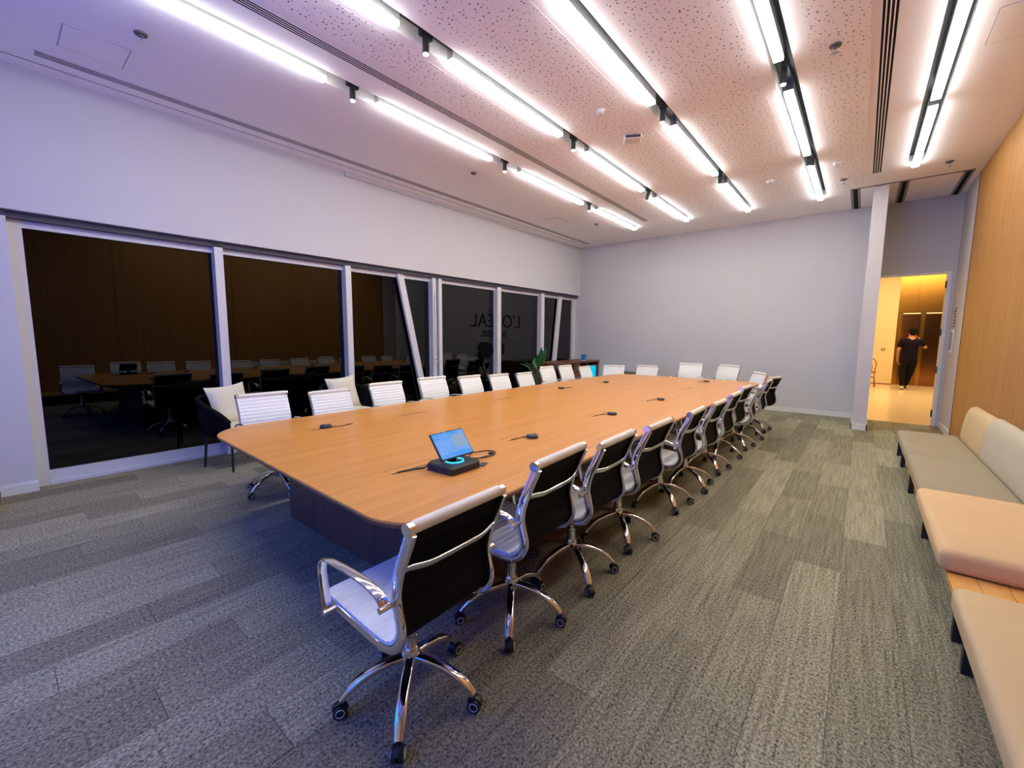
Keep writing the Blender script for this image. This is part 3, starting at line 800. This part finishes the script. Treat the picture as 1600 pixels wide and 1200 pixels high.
def office_chair(label, bx_, by_, face, ztop=0.92, spin=None, group=None):
    """bx_, by_: centre of the top roll; face: world angle the sitter looks to"""
    x = bx_ + TOP_BACK * math.cos(face); y = by_ + TOP_BACK * math.sin(face)
    t = thing('office_chair', label, 'chair', (x, y, 0), face - PI / 2, group)
    dz = ztop - 0.92
    for nme, k in UPPER: part(nme, CM[k], t, (0, 0, dz))
    part('gas_column', CM['gas_column'], t, (0, 0, min(0, dz))); part('hub', CM['hub'], t)
    sp = random.uniform(0, 2 * PI / 5) if spin is None else spin
    for k in range(5):
        a = sp + 2 * PI * k / 5
        l = part('base_leg', CM['base_leg'], t, (0, 0, 0), a)
        part('caster', CM['caster'], l)
    return t
# right side: sitters look towards -x
RIGHT = [(-1.066, 1.015, .915, PI + .02), (-1.083, 1.70, .955, PI + .05), (-1.06, 2.27, .935, PI + .03), (-1.052, 2.92, .92, PI), (-1.049, 3.78, .90, PI + .03), (-1.024, 4.41, .90, PI),
         (-1.036, 5.14, .905, PI), (-1.06, 5.84, .92, PI - .05), (-1.02, 6.50, .865, PI + .08), (-1.02, 7.20, .895, PI), (-1.034, 7.80, .90, PI - .25)]
SPIN = [0.10, -0.02, 0.3, 0.1, 0.2]
for i, (x, y, z, a) in enumerate(RIGHT):
    office_chair(f'black backed white office chair, {ORD[i]} from camera in the right hand row',
                 x, y, a, z, SPIN[i] if i < len(SPIN) else None, 'office chairs along the right side')
LEFT = [(1.69, .93), (2.39, .895), (3.12, .925), (3.87, .94), (4.60, .91), (5.28, .89), (5.96, .875), (6.65, .95), (7.30, .94), (8.08, .88)]
for i, (y, z) in enumerate(LEFT):
    office_chair(f'white ribbed office chair, {ORD[i]} from camera in the window side row', -4.6, y, random.uniform(-.04, .04), z, 0.35 if i == 0 else None, 'office chairs along the window side')
FAR = [(-4.34, 8.98, -1.25, .87, 'leftmost'), (-3.58, 9.05, -PI / 2, .90, 'second from left'), (-2.78, 9.42, -PI / 2, .965, 'third from left'), (-2.03, 9.40, -1.95, .965, 'fourth from left')]
for x, y, a, z, nme in FAR:
    office_chair(f'white office chair at the far table end, {nme} before the grey wall', x, y, a, z, None, 'office chairs at the far end')
office_chair('white ribbed office chair turned diagonally at the far right corner of the table', -1.36, 8.62, PI + 0.62, .90, None, 'office chairs at the far end')

# ------------------------------------------------------------------ lounge bench on the right
BZ = 0.25
bn = thing('lounge_bench', 'long low slatted wood bench on black legs along the wood wall', 'bench', (0.78, 4.2, 0))
bo = Vector((-0.78, -4.2, 0))
def L(x, y): return x - 0.78, y - 4.2
for k in range(6):
    x0 = 0.445 + k * 0.1115
    a, _ = L(x0, 0); b, _ = L(x0 + 0.109, 0)
    link('slat', bx(a, b, 0.2 - 4.2, 7.45 - 4.2, BZ - 0.03, BZ), M_benchwood, bn)
for y in (7.36, 6.72, 5.61, 4.38, 2.95, 2.68, 1.3):
    for x in (0.475, 1.07):
        a, b = L(x, y); link('leg', bx(a - 0.02, a + 0.02, b - 0.02, b + 0.02, 0, BZ - 0.0305), M_black, bn)
    a, b = L(0.475, y); a2, _ = L(1.07, y); link('cross_rail', bx(a + 0.02, a2 - 0.02, b - 0.012, b + 0.012, BZ - 0.075, BZ - 0.05), M_black, bn)
link('apron', bx(L(0.47, 0)[0], L(0.47, 0)[0] + 0.02, 0.2 - 4.2, 7.42 - 4.2, BZ - 0.05, BZ - 0.0305), M_black, bn)
def pad(name, label, x0, x1, y0, y1, h, mat, r=0.045, puff=0.012, cat='cushion'):
    me = bevel_box(-(x1 - x0) / 2, (x1 - x0) / 2, -(y1 - y0) / 2, (y1 - y0) / 2, 0, h, r, 4, puff, 5)
    o = link(name, me, mat, None, ((x0 + x1) / 2, (y0 + y1) / 2, BZ + 0.0005)); return tag(o, label, cat)
pad('seat_pad', 'olive seat pad at the far end of the bench', 0.425, 0.985, 5.865, 7.34, 0.095, M_olive)
pad('seat_pad', 'olive seat pad next to the peach pad on the bench', 0.43, 0.985, 4.48, 5.86, 0.10, M_olive)
pad('seat_pad', 'wide peach seat pad in the middle of the bench', 0.405, 1.125, 3.17, 4.45, 0.125, M_peach, 0.04, 0.008)
pad('seat_pad', 'sand coloured seat pad nearest the camera on the bench', 0.405, 1.125, 1.25, 2.75, 0.12, M_sand, 0.035, 0.008)
def backrest(label, y0, y1, mat, zt=0.80):
    prof = [(0.0, 0.0), (-0.125, 0.0), (-0.135, 0.12), (-0.12, 0.30), (-0.095, 0.42), (-0.06, 0.475), (-0.02, 0.48), (0.0, 0.45)]
    z0 = BZ + 0.0005; k = (zt - z0) / 0.48
    pts = [Vector((1.124 + x, 0, z0 + z * k)) for x, z in prof]
    pts = pts[:2] + [p for p in catmull(pts[1:], 4)[1:]]
    m = MB(); rings = []; ym = (y0 + y1) / 2
    cx, cz = 1.07, z0 + 0.2
    for f, s in ((0.0, 0.86), (0.012, 0.94), (0.04, 0.985), (0.08, 1.0), (0.92, 1.0), (0.96, 0.985), (0.988, 0.94), (1.0, 0.86)):
        rings.append([Vector((1.124 + (p.x - 1.124) * s, y0 + (y1 - y0) * f - ym, z0 + (p.z - z0) * s)) for p in pts])
    m.loft(rings)
    tag(link('back_cushion', m, mat, None, (0, ym, 0)), label, 'cushion')
backrest('sand coloured back cushion at the far end of the bench', 6.26, 7.34, M_sand, 0.72)
backrest('pale grey back cushion behind the olive pads on the bench', 4.5, 6.24, M_greyf, 0.74)

# ------------------------------------------------------------------ rope armchairs by the windows
def armchair(label, cushion_label, x, y, face):
    t = thing('rope_armchair', label, 'armchair', (x, y, 0), face - PI / 2, 'rope armchairs by the windows')
    # local: faces +y
    seat = bevel_box(-0.27, 0.27, -0.26, 0.26, 0.36, 0.40, 0.015, 2); link('seat_frame', seat, M_rope, t)
    link('seat_cushion', bevel_box(-0.25, 0.25, -0.23, 0.27, 0.401, 0.49, 0.03, 3, 0.01, 3), M_cream, t)
    rail = catmull([Vector(p) for p in ((0.30, 0.28, 0.56), (0.315, 0.16, 0.64), (0.325, -0.08, 0.73), (0.26, -0.27, 0.79), (0.0, -0.345, 0.81), (-0.26, -0.27, 0.79), (-0.325, -0.08, 0.73), (-0.315, 0.16, 0.64), (-0.30, 0.28, 0.56))], 8)
    link('top_rail', MB().tube(rail, 0.024, 10), M_rope, t)
    low = catmull([Vector(p) for p in ((0.28, 0.27, 0.38), (0.285, 0.10, 0.38), (0.28, -0.12, 0.38), (0.20, -0.25, 0.38), (0.0, -0.28, 0.38), (-0.20, -0.25, 0.38), (-0.28, -0.12, 0.38), (-0.285, 0.10, 0.38), (-0.28, 0.27, 0.38))], 8)
    A, B = resample(rail, 58), resample(low, 58)
    for i in range(58):
        link('rope_strand', MB().tube([A[i], (A[i] + B[i]) / 2 + Vector((A[i].x, A[i].y, 0)) * 0.04, B[i]], 0.0125, 6), M_rope, t)
    for sx, sy in ((1, 1), (-1, 1), (1, -1), (-1, -1)):
        link('leg', MB().cyl((sx * 0.235, sy * 0.21, 0.37), (sx * 0.26, sy * 0.235, 0.0), 0.015, 10, r2=0.011), M_black, t)
    # scatter cushion leaning on the back: pinched corners
    n = 14; vs = []; fs = []
    for side in (1, -1):
        for i in range(n + 1):
            for j in range(n + 1):
                u, v = i / n * 2 - 1, j / n * 2 - 1
                th = 0.065 * ((1 - u ** 4) * (1 - v ** 4)) ** 0.55
                k = 1 - 0.10 * (1 - u * u) * (v * v) ; k2 = 1 - 0.10 * (1 - v * v) * (u * u)
                vs.append(Vector((0.235 * u * k2, side * th, 0.235 * v * k)))
    for s in (0, 1):
        o_ = s * (n + 1) ** 2
        for i in range(n):
            for j in range(n):
                q = (o_ + i * (n + 1) + j, o_ + (i + 1) * (n + 1) + j, o_ + (i + 1) * (n + 1) + j + 1, o_ + i * (n + 1) + j + 1)
                fs.append(q if s else q[::-1])
    Mx = Matrix.Translation((x, y, 0)) @ Matrix.Rotation(face - PI / 2, 4, 'Z') @ Matrix.Translation((0.0, -0.13, 0.70)) @ Matrix.Rotation(math.radians(16), 4, 'X') @ Matrix.Rotation(0.06, 4, 'Y')
    m = MB(); m.add([p for p in vs], fs, 0, True)
    c = link('scatter_cushion', m, M_cream); c.matrix_world = Mx
    tag(c, cushion_label, 'cushion')
armchair('black woven rope armchair nearest the camera by the window', 'cream cushion leaning in the nearer rope armchair', -5.55, 1.77, 0.30)
armchair('black woven rope armchair farther along the window wall', 'cream cushion leaning in the farther rope armchair', -5.50, 3.14, 0.12)

# ------------------------------------------------------------------ sideboard and far-corner things
sb = thing('sideboard', 'dark walnut open sideboard in the far left corner', 'sideboard', (-5.68, 9.2, 0))
def S(x0, x1, y0, y1, z0, z1): return bx(x0 + 5.68, x1 + 5.68, y0 - 9.2, y1 - 9.2, z0, z1)
link('top', S(-6.09, -5.38, 8.15, 10.27, 0.86, 0.90), M_walnut, sb)
link('side_panel', S(-6.09, -5.40, 8.17, 8.21, 0, 0.86), M_walnut, sb)
link('side_panel', S(-6.09, -5.40, 10.22, 10.26, 0, 0.86), M_walnut, sb)
link('divider', S(-6.07, -5.40, 9.02, 9.30, 0, 0.86), M_walnut, sb)
link('divider', S(-6.07, -5.41, 9.66, 9.70, 0, 0.86), M_walnut, sb)
link('bottom', S(-6.07, -5.42, 8.21, 10.22, 0.05, 0.09), M_walnut, sb)
link('shelf', S(-6.07, -5.42, 8.21, 9.02, 0.45, 0.48), M_walnut, sb)
link('shelf', S(-6.07, -5.42, 9.30, 9.66, 0.45, 0.48), M_walnut, sb)
link('back_panel', S(-6.09, -6.07, 8.21, 10.22, 0.05, 0.86), M_walnut, sb)
t = thing('glowing_cooler', 'bright cyan lit cooler box inside the right bay of the sideboard', 'cooler', (-5.70, 9.96, 0.0905))
link('casing', MB().box(-0.30, 0.27, -0.24, 0.24, 0, 0.02).box(-0.30, 0.27, -0.24, -0.22, 0.02, 0.66).box(-0.30, 0.27, 0.22, 0.24, 0.02, 0.66).box(-0.30, 0.27, -0.24, 0.24, 0.66, 0.69).box(-0.30, -0.28, -0.22, 0.22, 0.02, 0.66), M_alu, t)
link('lit_panel', bx(0.22, 0.235, -0.215, 0.215, 0.025, 0.655), M_cyan, t)
t = thing('blue_display_stand', 'small blue box standing on the walnut sideboard', 'box', (-5.55, 9.72, 0.9005), -0.2)
link('foot', bx(-0.04, 0.04, -0.06, 0.06, 0, 0.02), M_whitep, t)
M_blue = plain('blue_card', (0.02, 0.16, 0.50), 0.5)
link('blue_block', bevel_box(-0.03, 0.03, -0.06, 0.06, 0.0205, 0.16, 0.006, 2), M_blue, t)
t = thing('waste_bin', 'black waste bin against the grey wall behind the far chairs', 'bin', (-4.64, 10.13, 0))
link('body', MB().loft([[Vector(p) for p in ((-.11, -.12, 0), (.07, -.12, 0), (.07, .12, 0), (-.11, .12, 0))], [Vector(p) for p in ((-.12, -.13, .62), (.07, -.13, .62), (.07, .13, .62), (-.12, .13, .62))]], smooth=False), M_black, t)
link('rim', bx(-0.125, 0.072, -0.135, 0.135, 0.62, 0.65), M_black, t)
t = thing('waste_bin', 'brown grey waste bin beside the black one at the far wall', 'bin', (-4.46, 10.13, 0))
M_taupe = plain('taupe_plastic', (0.20, 0.16, 0.13), 0.5)
link('body', bevel_box(-0.10, 0.10, -0.12, 0.12, 0, 0.62, 0.01, 2), M_taupe, t)
link('rim', bx(-0.105, 0.105, -0.125, 0.125, 0.62, 0.645), M_taupe, t)
# potted plant
t = thing('potted_plant', 'green broad leaved plant in a black pot by the window', 'plant', (-5.45, 7.55, 0))
link('pot', MB().lathe([(0.13, 0), (0.17, 0.40), (0.175, 0.42), (0.155, 0.42), (0.15, 0.36), (0.0, 0.36)], n=24), M_black, t)
def leaf(az, reach, zt, ln, wd, droop):
    st = Vector((0.02 * math.cos(az), 0.02 * math.sin(az), 0.36)); tp = Vector((reach * math.cos(az), reach * math.sin(az), zt))
    mid = (st + tp) / 2 + Vector((0, 0, 0.08)); mid.x *= 0.6; mid.y *= 0.6
    m = MB().tube(catmull([st, mid, tp], 4), 0.006, 6)
    d = (tp - mid).normalized(); side = d.cross(Vector((0, 0, 1))).normalized() if abs(d.z) < 0.98 else Vector((1, 0, 0)); up = side.cross(d)
    n = 8; rows = []
    for i in range(n + 1):
        f = i / n; c = tp + d * (ln * f) + Vector((math.cos(az) * 0.6, math.sin(az) * 0.6, -1)) * (droop * f * f)
        wv = wd * math.sin(PI * min(1, f * 0.94 + 0.04)) ** 0.8
        rows.append([c - side * wv + up * wv * 0.25, c - up * 0.004, c + side * wv + up * wv * 0.25, c + up * 0.002])
    m.loft(rows)
    link('leaf', m, M_leaf, t)
for az, re, zt, ln, wd, dr in ((0.2, .10, .85, .36, .07, .06), (1.5, .12, .90, .40, .075, .02), (2.4, .10, .80, .34, .07, .08), (3.6, .14, .75, .34, .08, .10), (4.5, .14, .78, .36, .08, .10), (5.4, .10, .86, .34, .07, .05), (1.0, .05, .95, .32, .055, .0), (4.9, .20, .62, .36, .05, .16)):
    leaf(az, re, zt, ln, wd, dr)
# terracotta stool edge at the left frame border
t = thing('terracotta_pouf', 'reddish brown pouf at the left edge of the picture', 'pouf', (-5.60, -0.215, 0))
M_terra = plain('terracotta_fabric', (0.16, 0.035, 0.016), 0.8)
link('cushion_body', MB().lathe([(0.13, 0.03), (0.17, 0.06), (0.18, 0.14), (0.17, 0.20), (0.12, 0.235), (0.0, 0.24)], n=28), M_terra, t)
link('plinth', MB().lathe([(0.13, 0.0), (0.13, 0.03)], n=28), M_black, t)

# ------------------------------------------------------------------ stub wall fittings
t = thing('wall_sign', 'column of small bronze letters on the white wall by the doorway', 'sign', (XR, 9.93, 0))
random.seed(3)
for row in range(7):
    z = 2.02 - row * 0.048
    for q in range(4):
        if row == 0 and q < 2: continue
        y = 0.10 - q * 0.055 + random.uniform(-.006, .006)
        k = random.random(); m = MB().box(-0.004, 0, y - 0.016, y - 0.008, z - 0.03, z)
        m.box(-0.004, 0, y - 0.008, y + 0.012, z - 0.006, z) if k < 0.6 else m.box(-0.004, 0, y - 0.008, y + 0.012, z - 0.018, z - 0.012)
        m.box(-0.004, 0, y + 0.008, y + 0.014, z - 0.03, z - 0.006) if k > 0.3 else m.box(-0.004, 0, y - 0.008, y + 0.014, z - 0.03, z - 0.024)
        link('letter_mark', m, M_bronze, t)
t = thing('wall_panel', 'slim grey wall panel in a white frame beside the doorway', 'panel', (XR, 9.93, 0))
link('frame', bevel_box(-0.018, 0, -0.12, 0.12, 1.28, 1.66, 0.006, 2), M_whitep, t)
M_lav = plain('grey_glass', (0.16, 0.14, 0.20), 0.15)
link('grey_glass', bx(-0.021, -0.0185, -0.10, 0.10, 1.33, 1.62), M_lav, t)

# ------------------------------------------------------------------ lift hall beyond the door
HY = 19.0
struct('floor_hall', MB().box(-3.0, 4.5, YF, HY - 0.9, -0.06, 0.0).box(-3.0, 4.5, HY - 0.896, HY + 0.3, -0.06, 0.0), M_hallfloor)
struct('trim_4', bx(-3.0, 4.5, HY - 0.9, HY - 0.896, -0.06, -0.002), M_bronze)
struct('wall_hall_left', bx(-3.15, -3.0, YF + 0.15, HY + 0.3, 0, 4.0), M_hallwall)
struct('wall_hall_right', bx(4.5, 4.65, YF + 0.15, HY + 0.3, 0, 4.0), M_hallwall)
struct('wall_hall_far', MB().box(-3.0, 0.83, HY - 0.12, HY + 0.3, 0.03, 4.0).box(-3.0, 4.5, HY + 0.2, HY + 0.3, 0, 4.0), M_hallwall)
struct('baseboard_hall', bx(-3.0, 0.83, HY - 0.12, HY + 0.2, 0.0, 0.03), M_bronze)
struct('ceiling_hall', bx(-3.0, 4.5, YF + 0.15, HY + 0.3, 4.0, 4.1), M_ceil)
hl = bpy.data.lights.new('hall_ceiling_lamp', 'AREA'); hl.shape = 'RECTANGLE'; hl.size = 3.0; hl.size_y = 5.0; hl.energy = HALL_POWER; hl.color = (1.0, 0.74, 0.40)
ho = bpy.data.objects.new('hall_ceiling_lamp', hl); C.objects.link(ho); ho.location = (1.0, 15.2, 3.95)
lf = thing('lift_front', 'gold metal lift front with two bronze doors beyond the doorway', 'lift', (1.43, HY, 0))
def E_(x0, x1, y0, y1, z0, z1): return bx(x0 - 1.43, x1 - 1.43, y0, y1, z0, z1)
link('clad_panel', E_(0.835, 1.30, -0.0, 0.05, 2.36, 3.99), M_gold, lf); link('clad_panel', E_(1.304, 2.4, 0.0, 0.05, 2.36, 3.99), M_gold, lf)
link('jamb', E_(0.835, 0.955, 0.0, 0.05, 0, 2.355), M_gold, lf); link('jamb', E_(1.40, 1.50, -0.004, 0.05, 0, 2.355), M_gold, lf); link('jamb', E_(1.92, 2.4, 0, 0.05, 0, 2.355), M_gold, lf)
link('door_leaf', E_(0.958, 1.397, 0.03, 0.06, 0, 2.31), M_golddark, lf); link('door_leaf', E_(1.503, 1.917, 0.03, 0.06, 0, 2.31), M_golddark, lf)
M_lintel = emission('lift_lintel_lamp', (1.0, 0.62, 0.22), 1.1)
link('lintel_lamp', E_(0.97, 1.385, 0.01, 0.03, 2.315, 2.345), M_lintel, lf); link('lintel_lamp', E_(1.515, 1.91, 0.01, 0.03, 2.315, 2.345), M_lintel, lf)
t = thing('wall_switch', 'small brass switch plate on the cream hall wall', 'switch', (0.55, HY - 0.12, 1.16))
link('plate', bevel_box(-0.05, 0.05, -0.012, 0, -0.04, 0.04, 0.004, 2), M_bronze, t); link('button', bx(-0.02, 0.02, -0.016, -0.0125, -0.018, 0.018), M_whitep, t)
# bentwood chair
t = thing('bentwood_chair', 'brown bentwood chair half hidden behind the door jamb', 'chair', (0.20, 17.75, 0), 0.1)
link('seat', MB().lathe([(0.20, 0.44), (0.21, 0.455), (0.205, 0.47), (0.0, 0.475)], n=24), M_bent, t)
link('back_hoop', MB().tube(catmull([Vector(p) for p in ((.20, .14, 0), (.185, .16, .42), (.215, .2, .72), (.15, .235, .86), (0, .245, .90), (-.15, .235, .86), (-.215, .2, .72), (-.185, .16, .42), (-.20, .14, 0))], 6), 0.014, 8), M_bent, t)
link('seat_ring', MB().tube([(0.17 * math.cos(2 * PI * k / 20), 0.17 * math.sin(2 * PI * k / 20), 0.30) for k in range(20)], 0.009, 6, closed=True), M_bent, t)
for sx in (-1, 1): link('leg', MB().cyl((sx * .14, -.14, .44), (sx * .18, -.18, 0), .014, 8), M_bent, t)
link('inner_hoop', MB().tube(catmull([Vector(p) for p in ((.11, .17, .47), (.12, .21, .66), (0, .24, .76), (-.12, .21, .66), (-.11, .17, .47))], 6), 0.010, 8), M_bent, t)

# ------------------------------------------------------------------ person walking away
def skinned(name, joints, links, radii, mat, parent, sub=2, root=0):
    me = bpy.data.meshes.new(name); me.from_pydata(joints, links, [])
    o = bpy.data.objects.new(name, me); C.objects.link(o)
    md = o.modifiers.new('skin', 'SKIN'); md.use_smooth_shade = True
    sv = me.skin_vertices[0].data
    for i, r in enumerate(radii):
        sv[i].radius = (r, r) if not isinstance(r, tuple) else r
        sv[i].use_root = (i == root)
    ss = o.modifiers.new('sub', 'SUBSURF'); ss.levels = sub; ss.render_levels = sub
    dg = bpy.context.evaluated_depsgraph_get()
    nm = bpy.data.meshes.new_from_object(o.evaluated_get(dg))
    bpy.data.objects.remove(o); bpy.data.meshes.remove(me)
    for p in nm.polygons: p.use_smooth = True
    nm.materials.clear(); nm.materials.append(mat)
    o2 = bpy.data.objects.new(name, nm); C.objects.link(o2); o2.parent = parent
    return o2
pe = thing('person', 'person in navy shirt and black trousers walking away, one hand raised', 'person', (0.98, 17.2, 0), -0.05)
# local: looks towards +y, right hand side is +x
J = []; Lk = []; Rd = []
def jt(p, r, link_to=None):
    J.append(p); Rd.append(r)
    if link_to is not None: Lk.append((link_to, len(J) - 1))
    return len(J) - 1
pel = jt((0.13, 0, 0.95), (.15, .11)); wa = jt((0.13, .0, 1.12), (.14, .10), pel); ch = jt((0.13, .01, 1.33), (.17, .115), wa); sh = jt((0.135, .0, 1.47), (.13, .09), ch)
nk = jt((0.14, .02, 1.56), .058, sh); h1 = jt((0.15, .05, 1.64), (.078, .085), nk); h2 = jt((0.155, .05, 1.73), (.082, .095), h1); h3 = jt((0.155, .04, 1.79), (.06, .07), h2)
no = jt((0.155, .15, 1.67), .016, h1)
for s in (-1, 1): jt((0.15 + s * .085, .045, 1.68), .018, h1)
# right arm raised to the chin
rs = jt((0.33, .0, 1.44), .058, sh); re = jt((0.46, .06, 1.24), .045, rs); rw = jt((0.33, .20, 1.44), .032, re); rp = jt((0.29, .19, 1.52), (.034, .022), rw)
# left arm hanging
l_s = jt((-0.06, .0, 1.44), .058, sh); le = jt((-0.13, -.03, 1.17), .044, l_s); lw = jt((-0.13, .06, .93), .030, le); lpalm = jt((-0.125, .08, .85), (.022, .036), lw)
def hand(p, dirv, side, spread):
    d = Vector(dirv).normalized(); s = Vector(side).normalized(); base = Vector(J[p])
    for k, ln in enumerate((.065, .078, .072, .055)):
        o_ = s * ((k - 1.5) * 0.020); a = jt(tuple(base + o_ + d * .035), .0095, p); curl = d.cross(s) * (0.012 + .006 * k)
        b = jt(tuple(base + o_ * spread + d * (.035 + ln * .6) + curl), .0085, a); jt(tuple(base + o_ * spread + d * (.035 + ln) + curl * 2.4), .007, b)
    a = jt(tuple(base - s * .045 + d * .0), .011, p); jt(tuple(base - s * .06 + d * .04), .009, a)
hand(rp, (-.35, -.1, .9), (0.2, 1, .1), 1.1); hand(lpalm, (0, .15, -1), (0, 1, 0.1), 1.05)
# legs: left foot trailing with lifted heel, right stepping forward and inwards
hipl = jt((0.05, 0, .90), (.10, .10), pel); kl = jt((0.015, .03, .50), .062, hipl); al = jt((0.03, -.10, .12), .042, kl); tl = jt((0.05, .03, .04), .035, al)
hipr = jt((0.22, 0, .90), (.10, .10), pel); kr = jt((0.17, .10, .50), .062, hipr); ar = jt((0.09, .16, .10), .042, kr); tr_ = jt((0.09, .30, .045), .035, ar)
body = skinned('body', J, Lk, Rd, M_skin, pe)
# clothes
JS, LS, RS = J, Lk, Rd
def cloth(name, jts, lks, rds, mat): return skinned(name, jts, lks, rds, mat, pe)
cloth('polo_shirt', [(0.13, 0, .80), (0.13, 0, 1.10), (0.13, .01, 1.33), (0.135, .0, 1.475), (0.135, .01, 1.53), (0.335, .0, 1.44), (0.42, .04, 1.30), (-0.065, .0, 1.44), (-0.115, -.02, 1.24)],
      [(0, 1), (1, 2), (2, 3), (3, 4), (3, 5), (5, 6), (3, 7), (7, 8)], [(.20, .15), (.175, .135), (.20, .145), (.15, .11), .075, .082, .078, .082, .078], M_shirt)
cloth('trousers', [(0.13, 0, 1.12), (0.13, 0, .93), (0.05, 0, .86), (0.012, .03, .50), (0.03, -.09, .11), (0.22, 0, .86), (0.175, .10, .50), (0.09, .15, .10)],
      [(0, 1), (1, 2), (2, 3), (3, 4), (1, 5), (5, 6), (6, 7)], [(.16, .12), (.165, .125), (.112, .12), .088, .066, (.112, .12), .088, .066], M_trouser)
cloth('collar', [(0.135, .005, 1.52), (0.138, .012, 1.555)], [(0, 1)], [(.082, .075), (.074, .068)], M_shirt)
cloth('hair', [(0.152, -.02, 1.60), (0.156, -.005, 1.70), (0.156, .015, 1.775), (0.156, .05, 1.83)], [(0, 1), (1, 2), (2, 3)], [(.075, .06), (.108, .10), (.105, .11), (.07, .07)], M_hair)
def shoe(pts, solepts):
    s = cloth('shoe', pts, [(i, i + 1) for i in range(len(pts) - 1)], [(.044, .042), (.050, .044), (.046, .034), (.036, .024)], M_trouser)
    m = MB().tube([Vector(p) for p in solepts], 0.03, 10, flat=[(.040, .010), (.050, .011), (.048, .010), (.034, .008)])
    link('sole', m, M_ring, s)
shoe([(0.02, -.13, .14), (0.03, -.06, .105), (0.045, .03, .06), (0.055, .11, .035)], [(0.02, -.16, .105), (0.03, -.08, .062), (0.045, .02, .018), (0.056, .11, .012)])
shoe([(0.09, .12, .07), (0.09, .20, .065), (0.09, .29, .055), (0.09, .36, .04)], [(0.09, .10, .014), (0.09, .19, .012), (0.09, .28, .012), (0.09, .36, .012)])
